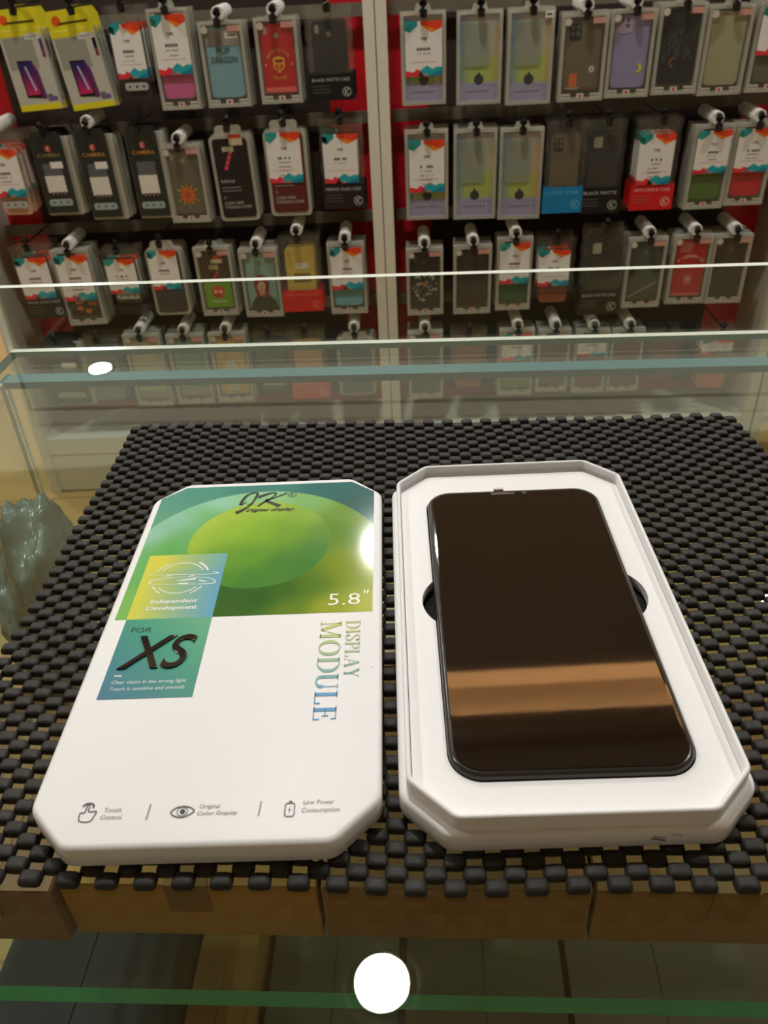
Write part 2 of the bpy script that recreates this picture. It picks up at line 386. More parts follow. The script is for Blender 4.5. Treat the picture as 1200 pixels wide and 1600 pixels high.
def frame_box(e, w, h, t, r=.002, tab=True, mid=None):
    """see-through box: frosted rim and sides, hang tab on top"""
    b = .0065
    MB().prism([(-w/2, 0), (w/2, 0), (w/2, b), (-w/2, b)], 0, t).prism([(-w/2, h-b), (w/2, h-b), (w/2, h), (-w/2, h)], 0, t) \
        .prism([(-w/2, b), (-w/2+b, b), (-w/2+b, h-b), (-w/2, h-b)], 0, t).prism([(w/2-b, b), (w/2, b), (w/2, h-b), (w/2-b, h-b)], 0, t) \
        .build('pack_box', frost, e)
    MB().add([(-w/2+b, .0006, b), (w/2-b, .0006, b), (w/2-b, .0006, h-b), (-w/2+b, .0006, h-b)], [(0, 1, 2, 3)]).build('clear_cover', cover, e)
    if tab:
        P = [(-.016, h), (.016, h), (.012, h+.012), (-.012, h+.012)]
        MB().prism(P, t*.5, t*.5+.001).build('hang_tab', frost, e)
def stickers(e, w, h, y, pink=True):
    a = Art(); a.disc(-w/2+.012, h-.014, .0065, (198, 188, 172)); a.build('round_sticker', e, 'xz', y)
    a = Art(); a.rect(w/2-.03, h-.018, w/2-.004, h-.008, (205, 150, 138)); a.build('pink_sticker', e, 'xz', y)
def film(e, w, h, t, z0=0):
    """crumpled header pouch film in front of and above the case"""
    nx, nz = 8, 14; rr = random.Random(int(w*1e5)+int(h*1e4)); V, Fc = [], []
    for j in range(nz+1):
        for i in range(nx+1):
            z = z0+(h-z0)*j/nz; x = (-w/2+w*i/nx)*(1-.03*math.sin(j*1.3))
            k = max(0, (z/h-.78)/.22); V.append((x+rr.uniform(-.0007, .0007), -.001+rr.uniform(-.0006, .0006)-.004*math.sin(i*2.1+j)*k, z))
    for j in range(nz):
        for i in range(nx): n = j*(nx+1)+i; Fc.append((n, n+1, n+nx+2, n+nx+1))
    MB().add(V, Fc).build('clear_pouch', pouch, e, True, 0)
def pill_label(a, cx, z, w, rgb=(120, 128, 124)):
    a.rr(cx-w/2, z, cx+w/2, z+.014, .005, rgb).up()
    for k in (-1, 0, 1): a.disc(cx+k*w*.3, z+.007, .0024, (56, 60, 60), 8)

def pack(kind, w, h, **o):
    e = empty('phone_case_pack'); t = .015
    rgb = o.get('rgb', (60, 56, 52)); card = o.get('card')
    if kind == 'box':
        frame_box(e, w, h, t)
        cw = w*.77; cx = 0
        MB().add([(-w/2+.004, t, .004), (w/2-.004, t, .004), (w/2-.004, t, h-.004), (-w/2+.004, t, h-.004)], [(0, 1, 2, 3)]).build('backing_sheet', mat('backing_grey', o.get('back', (128, 120, 104)), .6), e)
        pc = phone_case(e, cw, h*.115, h*.93, rgb, .005, o.get('cam', 'pill'), o.get('cam_rgb', tuple(min(255, int(v*.6+60)) for v in rgb)))
        if 'art' in o:
            a = Art(); o['art'](a, cw, h*.115, h*.93); a.build('case_print', pc, 'xz', .0042)
        label_strip(e, w, .0002, .005); stickers(e, w, h, .0002)
        if card: price_card(e, w*.84, h*o.get('c0', .36), h*.94, -.0022, 0, o.get('lines', 3))
    elif kind == 'bag':
        phone_case(e, w*.72, h*.12, h*.84, rgb, .003, o.get('cam', 'square'), o.get('cam_rgb', (150, 146, 136)))
        if 'art' in o:
            a = Art(); o['art'](a, w*.72, h*.12, h*.84); a.build('case_print', e, 'xz', .0022)
        film(e, w, h, t, h*.28)
        if o.get('band'): band(e, w*1.02, h*.29, o['band'], o['title'], -.0026, o.get('trgb', (190, 188, 180)))
        if card: price_card(e, w*.80, h*o.get('c0', .33), h*.84, -.0044, -w*.03, o.get('lines', 3))
        if o.get('pill'):
            a = Art(); pill_label(a, 0, h*.2, w*.62, (170, 168, 160)); a.build('pill_label', e, 'xz', -.0022)
    elif kind == 'camera':
        MB().prism([(-w/2, 0), (w/2, 0), (w/2, h*.92), (w*.40, h), (-w*.40, h), (-w/2, h*.92)], 0, .0015).build('backing_card', mat('black_card', (38, 42, 40), .35, .5), e)
        a = Art(); a.disc(0, h*.80, w*.10, (190, 50, 44)); a.up()
        a.line([(-w*.03, h*.77), (-w*.03, h*.83)], .001, (230, 226, 220)).line([(w*.05, h*.83), (-w*.02, h*.80), (w*.05, h*.77)], .001, (230, 226, 220))
        a.text('CAMERA', 0, h*.70, .007, o.get('gold', (202, 140, 66)), w=w*.74, align='c', offset=.01)
        a.rect(-w*.30, h*.47, w*.30, h*.62, (92, 94, 96)); a.up(); a.rect(-w*.04, h*.56, w*.36, h*.64, WHITE) if o.get('tagged') else None
        a.rect(-w*.32, h*.26, w*.30, h*.47, (218, 212, 200)); a.up()
        for k in range(4): a.disc(-w*.18+k*w*.13, h*.25, w*.055, (90, 40, 36)).rect(-w*.21+k*w*.13, h*.235, -w*.16+k*w*.13, h*.26, (210, 206, 200))
        a.up(); pill_label(a, 0, h*.09, w*.78, (150, 166, 160)); a.build('card_print', e, 'xz', -.0003)
        MB().prism(rrect(-w/2-.002, -.006, w/2+.012, h*.93, .006), .004, .014).build('pack_box', frost, e)
    elif kind == 'holo':
        def g(x, z):
            u = (x+w/2)/w; v = z/h; L = (106, 140, 180); M = (168, 184, 96) if v < .55 else (176, 178, 164); R = o.get('right', (196, 150, 96))
            if v > .8: M = R = (176, 168, 160)
            c = [L[k]*(1-min(1, u*3.2))+M[k]*min(1, u*3.2) for k in range(3)]
            s = max(0, (u-.72)/.28); c = [c[k]*(1-s*.8)+R[k]*s*.8 for k in range(3)]
            return tuple(c)
        frame_box(e, w, h, t)
        a = Art(); N = 12
        for i in range(N):
            for j in range(N): a.rect(-w*.44+w*.88*i/N, h*.03+h*.92*j/N, -w*.44+w*.88*(i+1)/N, h*.03+h*.92*(j+1)/N, g)
        a.up(); a.rect(-w*.45, .003, w*.45, h*.24, (158, 154, 186)); a.up()
        a.disc(0, h*.27, w*.115, (44, 44, 52), 8).disc(0, h*.335, w*.03, (44, 44, 52), 8)
        for q in range(9): a.rect(-w*.27+q*w*.06, h*.135, -w*.23+q*w*.06, h*.148, (84, 80, 104))
        for q in range(3): a.disc(w*(.14+.09*q), h*.2, w*.018, (80, 78, 100), 6)
        a.build('iridescent_insert', e, 'xz', .0048)
        pc = MB().prism(rrect(-w*.33, h*.42, w*.22, h*.88, .005), .0015, .0035).build('phone_case', clear('pale_case_plastic', (.9, .92, .9), .8, .35, (190, 196, 180), rough=.2), e)
        if card: price_card(e, w*.82, h*.32, h*.90, -.0024, 0, o.get('lines', 3))
        if o.get('price'):
            a = Art(); a.rect(w*.28, h*.90, w*.46, h*.97, WHITE).up().rect(w*.31, h*.925, w*.43, h*.945, (60, 60, 60)); a.build('price_sticker', e, 'xz', -.0006)
    elif kind == 'rounded':
        P = rrect(-w/2, 0, w/2, h*.90, .010)
        Q = rrect(-w*.32, h*.86, w*.32, h, .008)
        MB().prism(rrect(-w/2, 0, w/2, h*.90, .010), .0, t).build('tray_shell', frost, e, True, .5)
        MB().prism(Q, .002, .004).build('hang_tab', frost, e)
        MB().prism(rrect(-w*.42, h*.04, w*.42, h*.87, .007), -.0012, -.0002).build('inner_card', case_mat(rgb), e)
        a = Art()
        if o.get('words'):
            q = (190, 188, 182)
            a.text('Infinity', -w*.34, h*.42, .006, q, w=w*.34)
            for k in range(2):
                for i in range(6): a.rect(-w*.34+i*w*.08, h*(.36-.035*k), -w*.28+i*w*.08, h*(.372-.035*k), (140, 138, 132))
            a.line([(-w*.34, h*.25), (-w*.31, h*.28), (-w*.28, h*.25)], .001, q, closed=True)
            a.text('CLEAR VIEW', -w*.34, h*.185, .0055, q, w=w*.48).text('STANDING COVER', -w*.34, h*.14, .0055, q, w=w*.66)
        if o.get('strip'):
            a.line([(-w*.18, h*.55), (w*.02, h*.76)], .007, (190, 44, 60)).up()
            for k in range(4): a.disc(-w*.155+k*w*.05, h*.575+k*h*.053, .0018, (230, 150, 150), 6)
            a.rect(0, h*.80, w*.32, h*.87, (200, 190, 160)).rect(0, h*.87, w*.3, h*.91, (200, 60, 50)).rect(-w*.2, h*.74, w*.08, h*.79, (176, 170, 140))
        if a.f: a.build('card_print', e, 'xz', -.0016)
        if card: price_card(e, w*.80, h*o.get('c0', .36), h*.88, -.003, -w*.04, o.get('lines', 5))
    elif kind == 'glassbox':
        Y = (222, 208, 34)
        MB().prism([(-w/2, 0), (w/2, 0), (w/2, h*.80), (-w/2, h*.80)], 0, .012).build('carton', mat('grey_white_carton', (186, 184, 172), .5, .4), e)
        MB().prism([(-w/2, h*.80), (w/2, h*.80), (w/2, h*.92), (w*.42, h), (-w*.46, h), (-w/2, h*.93)], .005, .0065).build('hang_flap', mat('yellow_card', Y, .5, .4), e)
        a = Art(); a.rect(-w/2, 0, w/2, h*.065, Y).rect(-w/2, h*.74, w/2, h*.80, Y)
        a.rect(-w*.44, h*.42, -w*.05+w*.3, h*.73, (148, 148, 134)); a.up()
        a.rect(w*.10, h*.70, w*.44, h*.76, (200, 200, 190)); a.rect(w*.40, h*.52, w*.475, h*.70, (120, 50, 70)).rect(w*.40, h*.60, w*.475, h*.70, (50, 50, 110)); a.up()
        a.text('Tempered', w*.13, h*.72, .0035, (60, 60, 60), w=w*.24)
        a.poly([(-w*.25, h*.14), (w*.12, h*.12), (w*.10, h*.50), (-w*.26, h*.51)], (18, 18, 26)); a.up()
        def gr(x, z):
            v = min(1, max(0, (z/h-.14)/.34)); return tuple(c0*(1-v)+c1*v for c0, c1 in zip((214, 40, 96), (30, 26, 92)))
        for j in range(6): a.rect(-w*.225, h*(.16+.055*j), w*.085, h*(.16+.055*(j+1)), gr)
        a.up(); a.poly([(-w*.02, h*.2), (w*.03, h*.2), (-w*.08, h*.45), (-w*.12, h*.45)], (170, 180, 210)); a.poly([(w*.12, h*.11), (w*.22, h*.12), (w*.18, h*.40), (w*.08, h*.5)], (92, 40, 96))
        a.rect(w*.24, h*.09, w*.46, h*.13, (110, 84, 140)).rect(w*.24, h*.14, w*.36, h*.155, (90, 90, 90))
        a.build('carton_print', e, 'xz', -.0003)
        b = Art(); b.disc(-w*.30, h*.90, w*.10, (226, 90, 30)).rect(-w*.28, h*.86, w*.40, h*.88, (70, 66, 20)); b.build('flap_print', e, 'xz', .0046)
    return e

# ---- artwork on the individual cases (a = Art, w = case width, z0..z1 = case height range)
def art_crest(a, w, z0, z1):
    h = z1-z0; cz = z0+.42*h; Yc = (214, 160, 40)
    a.disc(0, cz, w*.20, (200, 40, 30), 24); a.up()
    for txt, r, top in (('MANCHESTER', w*.34, True), ('UNITED', w*.34, False)):
        n = len(txt)
        for i, ch in enumerate(txt):
            if top: t = math.radians(90+62-124*(i+.5)/n); a.text(ch, r*math.cos(t), cz+r*math.sin(t)*1.05, .0052, Yc, align='c', rot=t-math.pi/2, offset=.01)
            else: t = math.radians(270-36+72*(i+.5)/n); a.text(ch, (r+.004)*math.cos(t), cz+(r+.004)*math.sin(t)*1.05, .0052, Yc, align='c', rot=t+math.pi/2, offset=.01)
    s = w*.17
    a.poly([(-s, cz+s*1.1), (0, cz+s*1.35), (s, cz+s*1.1), (s, cz-s*.4), (0, cz-s*1.35), (-s, cz-s*.4)], (226, 180, 30)); a.up()
    a.poly([(-s*.8, cz+s*.1), (0, cz+s*.05), (s*.8, cz+s*.1), (s*.75, cz-s*.35), (0, cz-s*1.1), (-s*.75, cz-s*.35)], (196, 24, 24))
    a.poly([(-s*.7, cz+s*.9), (s*.7, cz+s*.9), (s*.7, cz+s*.3), (-s*.7, cz+s*.3)], (150, 30, 30)); a.up()
    a.line([(0, cz-s*.9), (0, cz)], .0016, (226, 180, 30)).line([(-s*.25, cz-s*.1), (-s*.25, cz-s*.4), (s*.25, cz-s*.4), (s*.25, cz-s*.1)], .001, (226, 180, 30))
    for x in (-w*.40, w*.40): a.disc(x, cz, w*.035, Yc, 8).disc(x, cz+w*.04, w*.02, Yc, 8)
    a.rect(-w*.48, z0+.02*h, w*.48, z0+.10*h, (222, 100, 92))
def art_dragon(a, w, z0, z1):
    h = z1-z0; c = (52, 78, 84)
    a.rect(-w*.48, z0+.74*h, w*.48, z0+.97*h, (150, 144, 130)); a.up(); a.rr(-w*.42, z0+.74*h, -w*.02, z0+.95*h, .004, (110, 104, 96))
    a.rect(w*.10, z0+.84*h, w*.48, z0+.92*h, WHITE); a.up(); a.rect(w*.18, z0+.87*h, w*.40, z0+.885*h, (70, 70, 70))
    a.text('PUP', 0, z0+.63*h, .0105, c, w=w*.40, align='c', offset=.015).text('DRAGON', 0, z0+.50*h, .0105, c, w=w*.76, align='c', offset=.015)
def art_sun(a, w, z0, z1):
    h = z1-z0; cz = z0+.30*h
    for k in range(12):
        t = k*math.pi/6; r0, r1 = w*.24, w*(.46 if k % 2 else .38)
        a.poly([(r0*math.cos(t-.14), cz+r0*math.sin(t-.14)), (r1*math.cos(t), cz+r1*math.sin(t)), (r0*math.cos(t+.14), cz+r0*math.sin(t+.14))], (200, 170, 60) if k % 3 else (120, 150, 60))
    a.up(); a.disc(0, cz, w*.25, (214, 104, 34), 14)
    for k in range(14): t = k*2*math.pi/14; a.poly([(w*.2*math.cos(t-.2), cz+w*.2*math.sin(t-.2)), (w*.31*math.cos(t), cz+w*.31*math.sin(t)), (w*.2*math.cos(t+.2), cz+w*.2*math.sin(t+.2))], (208, 92, 34))
    a.up(); a.disc(0, cz, w*.12, (186, 74, 28), 12)
def art_green_skull(a, w, z0, z1):
    h = z1-z0
    a.rect(-w*.49, z0, w*.49, z0+.46*h, (112, 164, 34)); a.rr(-w*.42, z0+.47*h, w*.36, z0+.97*h, .005, (62, 48, 36)); a.up()
    a.rect(-w*.1, z0+.80*h, w*.30, z0+.87*h, (200, 190, 150)).rect(0, z0+.88*h, w*.3, z0+.93*h, (190, 50, 44)).rect(-w*.2, z0+.69*h, w*.12, z0+.77*h, (170, 170, 120))
    a.line([(-w*.12, z0+.49*h), (w*.1, z0+.66*h)], .006, (168, 44, 50))
    a.disc(-.0, z0+.29*h, w*.24, (214, 78, 26), 12); a.rect(-w*.14, z0+.17*h, w*.14, z0+.24*h, (214, 78, 26)); a.up()
    a.disc(-w*.09, z0+.29*h, w*.06, (235, 200, 170), 8).disc(w*.09, z0+.29*h, w*.06, (235, 200, 170), 8)
    for q in range(6): a.rect(-w*.26+q*w*.09, z0+.10*h, -w*.20+q*w*.09, z0+.125*h, (220, 220, 200))
def art_woman(a, w, z0, z1):
    h = z1-z0
    a.poly([(-w*.44, z0), (w*.48, z0), (w*.44, z0+.14*h), (w*.20, z0+.26*h), (-w*.20, z0+.24*h), (-w*.42, z0+.10*h)], (42, 52, 36)); a.up()
    a.disc(0, z0+.46*h, w*.26, (150, 34, 44), 18, .17*h).poly([(-w*.22, z0+.26*h), (w*.22, z0+.26*h), (w*.25, z0+.46*h), (-w*.25, z0+.46*h)], (150, 34, 44)); a.up()
    a.disc(-w*.02, z0+.42*h, w*.15, (214, 168, 140), 16, .11*h).rect(-w*.10, z0+.24*h, w*.08, z0+.34*h, (206, 158, 130)).disc(-w*.02, z0+.24*h, w*.2, (120, 30, 36), 12, .03*h); a.up()
    a.line([(-w*.18, z0+.44*h), (-w*.05, z0+.53*h), (w*.15, z0+.50*h)], .004, (140, 30, 40))
    for x in (-.09, .04): a.disc(w*x, z0+.42*h, w*.022, (60, 30, 30), 8, w*.012)
    a.line([(-w*.05, z0+.355*h), (w*.02, z0+.355*h)], .0012, (176, 50, 56))
    a.line([(-w*.01, z0+.42*h), (-w*.03, z0+.385*h)], .0007, (170, 120, 100))
def art_yellow(a, w, z0, z1):
    h = z1-z0
    for k in range(4): a.text('ABDC'[k] if False else '7', -w*.36, z0+(.88-.07*k)*h, .004, (60, 56, 40), offset=.02)
    a.rr(-w*.16, z0+.62*h, w*.30, z0+.74*h, .004, (226, 220, 196))
    for r in range(2):
        for q in range(6): a.rect(-w*.24+q*w*.10, z0+(.50-.12*r)*h, -w*.17+q*w*.10, z0+(.54-.12*r)*h, (70, 64, 40))
def art_tiger(a, w, z0, z1):
    h = z1-z0; rr = random.Random(5); cz = z0+.40*h
    for k in range(46):
        t = rr.uniform(0, 2*math.pi); r = w*.44*math.sqrt(rr.random()); x, z = r*math.cos(t), cz+r*math.sin(t)*1.25
        s = w*rr.uniform(.03, .075); g = rr.randint(95, 205)
        a.poly([(x+s*math.cos(u+rr.uniform(-.3, .3)), z+s*math.sin(u)) for u in (0, 1.6, 3.1, 4.6)], (g, g-2, g-10))
    a.up(); a.disc(0, cz+w*.06, w*.10, (170, 96, 60), 7).poly([(-w*.32, cz+w*.5), (-w*.15, cz+w*.35), (-w*.34, cz+w*.28)], (190, 188, 178)).poly([(w*.32, cz+w*.5), (w*.15, cz+w*.35), (w*.34, cz+w*.28)], (190, 188, 178))
    a.up(); a.disc(-w*.14, cz+w*.14, w*.035, (30, 26, 24), 6).disc(w*.14, cz+w*.14, w*.035, (30, 26, 24), 6).poly([(-w*.06, cz-w*.05), (w*.06, cz-w*.05), (0, cz-w*.12)], (40, 26, 24))
    a.line([(-w*.14, cz-w*.2), (0, cz-w*.26), (w*.14, cz-w*.2)], .0014, (40, 30, 28))
def art_tree(a, w, z0, z1):
    h = z1-z0; rr = random.Random(9)
    for k in range(60):
        x = rr.uniform(-.44, .44)*w; z = z0+h*rr.uniform(.30, .72); L = h*rr.uniform(.04, .12)
        a.line([(x, z), (x+rr.uniform(-.06, .06)*w, z+L*.5), (x+rr.uniform(-.1, .1)*w, z+L)], [.0016, .0012, .0004], rr.choice([(66, 80, 76), (84, 96, 90), (48, 60, 56)]))
    a.up(); cx, cz = -w*.1, z0+.30*h
    a.line([(cx+w*.11*math.cos(t), cz+w*.11*math.sin(t)) for t in [1.2+.4*k for k in range(10)]], .0016, (186, 92, 92))
def art_flower(a, w, z0, z1):
    h = z1-z0; cx, cz = w*.28, z0+.31*h
    for k in range(7): t = k*2*math.pi/7; a.disc(cx+w*.055*math.cos(t), cz+w*.055*math.sin(t), w*.035, (216, 210, 200), 8)
    a.up(); a.disc(cx, cz, w*.03, (90, 74, 50), 8)
    a.rect(-w*.45, z0+.02*h, w*.45, z0+.06*h, (110, 70, 58)).poly([(-w*.34, z0+.06*h), (-w*.12, z0+.05*h), (-w*.12, z0+.26*h), (-w*.34, z0+.26*h)], (206, 104, 52)).disc(-w*.24, z0+.05*h, w*.2, (214, 204, 190), 12, .018*h)
def art_moon(a, w, z0, z1):
    h = z1-z0; cx, cz = w*.26, z0+.27*h
    P = [(cx+w*.13*math.cos(t), cz+w*.13*math.sin(t)) for t in [-1.9+.35*k for k in range(12)]]+[(cx-w*.05+w*.09*math.cos(t), cz+w*.01+w*.09*math.sin(t)) for t in [1.7-.35*k for k in range(10)]]
    a.poly(P, (206, 200, 40))
    a.rr(-w*.42, z0+.76*h, -w*.02, z0+1.0*h-.004, .006, (172, 156, 176)); a.up()
    for i, j in ((0, 0), (1, 0), (1, 1)): a.disc(-w*(.31-.16*i), z0+(.94-.075*j)*h, w*.06, (96, 82, 112), 10)
def art_red_text(a, w, z0, z1):
    h = z1-z0; t = 'PICHONIN'
    for i, ch in enumerate(t):
        u = math.radians(90+48-96*(i+.5)/len(t)); r = w*.52; a.text(ch, r*math.cos(u), z0+.42*h+r*math.sin(u), .0065, (232, 200, 190), align='c', rot=u-math.pi/2, offset=.02)
    a.rr(-w*.40, z0+.78*h, -w*.02, z0+.97*h, .004, (190, 96, 84)); a.rect(-w*.49, z0, w*.49, z0+.05*h, (206, 110, 110))
    a.rr(-w*.14, z0+.20*h, w*.14, z0+.40*h, .006, (196, 90, 96)); a.up(); a.disc(0, z0+.3*h, w*.08, (224, 150, 140), 8)
def art_slash(a, w, z0, z1):
    h = z1-z0
    a.rect(-w*.49, z0+.42*h, -w*.30, z0+.58*h, (30, 34, 32)).rect(w*.28, z0+.46*h, w*.47, z0+.62*h, (30, 34, 32)).poly([(-w*.49, z0), (w*.49, z0), (w*.49, z0+.30*h), (-w*.49, z0+.04*h)], (80, 78, 66))
    a.up(); a.line([(-w*.47, z0+.04*h), (w*.44, z0+.30*h)], .0018, (176, 172, 156))
def art_brown(a, w, z0, z1):
    rr = random.Random(3); h = z1-z0
    for k in range(7): x, z = rr.uniform(-.35, .35)*w, z0+rr.uniform(.05, .36)*h; a.poly([(x-w*.12, z), (x+w*.06, z-w*.07), (x+w*.14, z+w*.07), (x-w*.02, z+w*.11)], (206, 116, 34))
def art_badge(a, w, z0, z1):
    h = z1-z0; a.rect(-w*.49, z0, w*.49, z0+.12*h, tuple([150, 146, 130]))
def art_list(a, w, z0, z1):
    h = z1-z0; a.rect(-w*.22, z0+.06*h, w*.14, z0+.6*h, (206, 198, 176)); a.up()
    for k in range(5): a.rect(-w*.16, z0+(.12+.09*k)*h, w*.08, z0+(.14+.09*k)*h, (150, 140, 120))

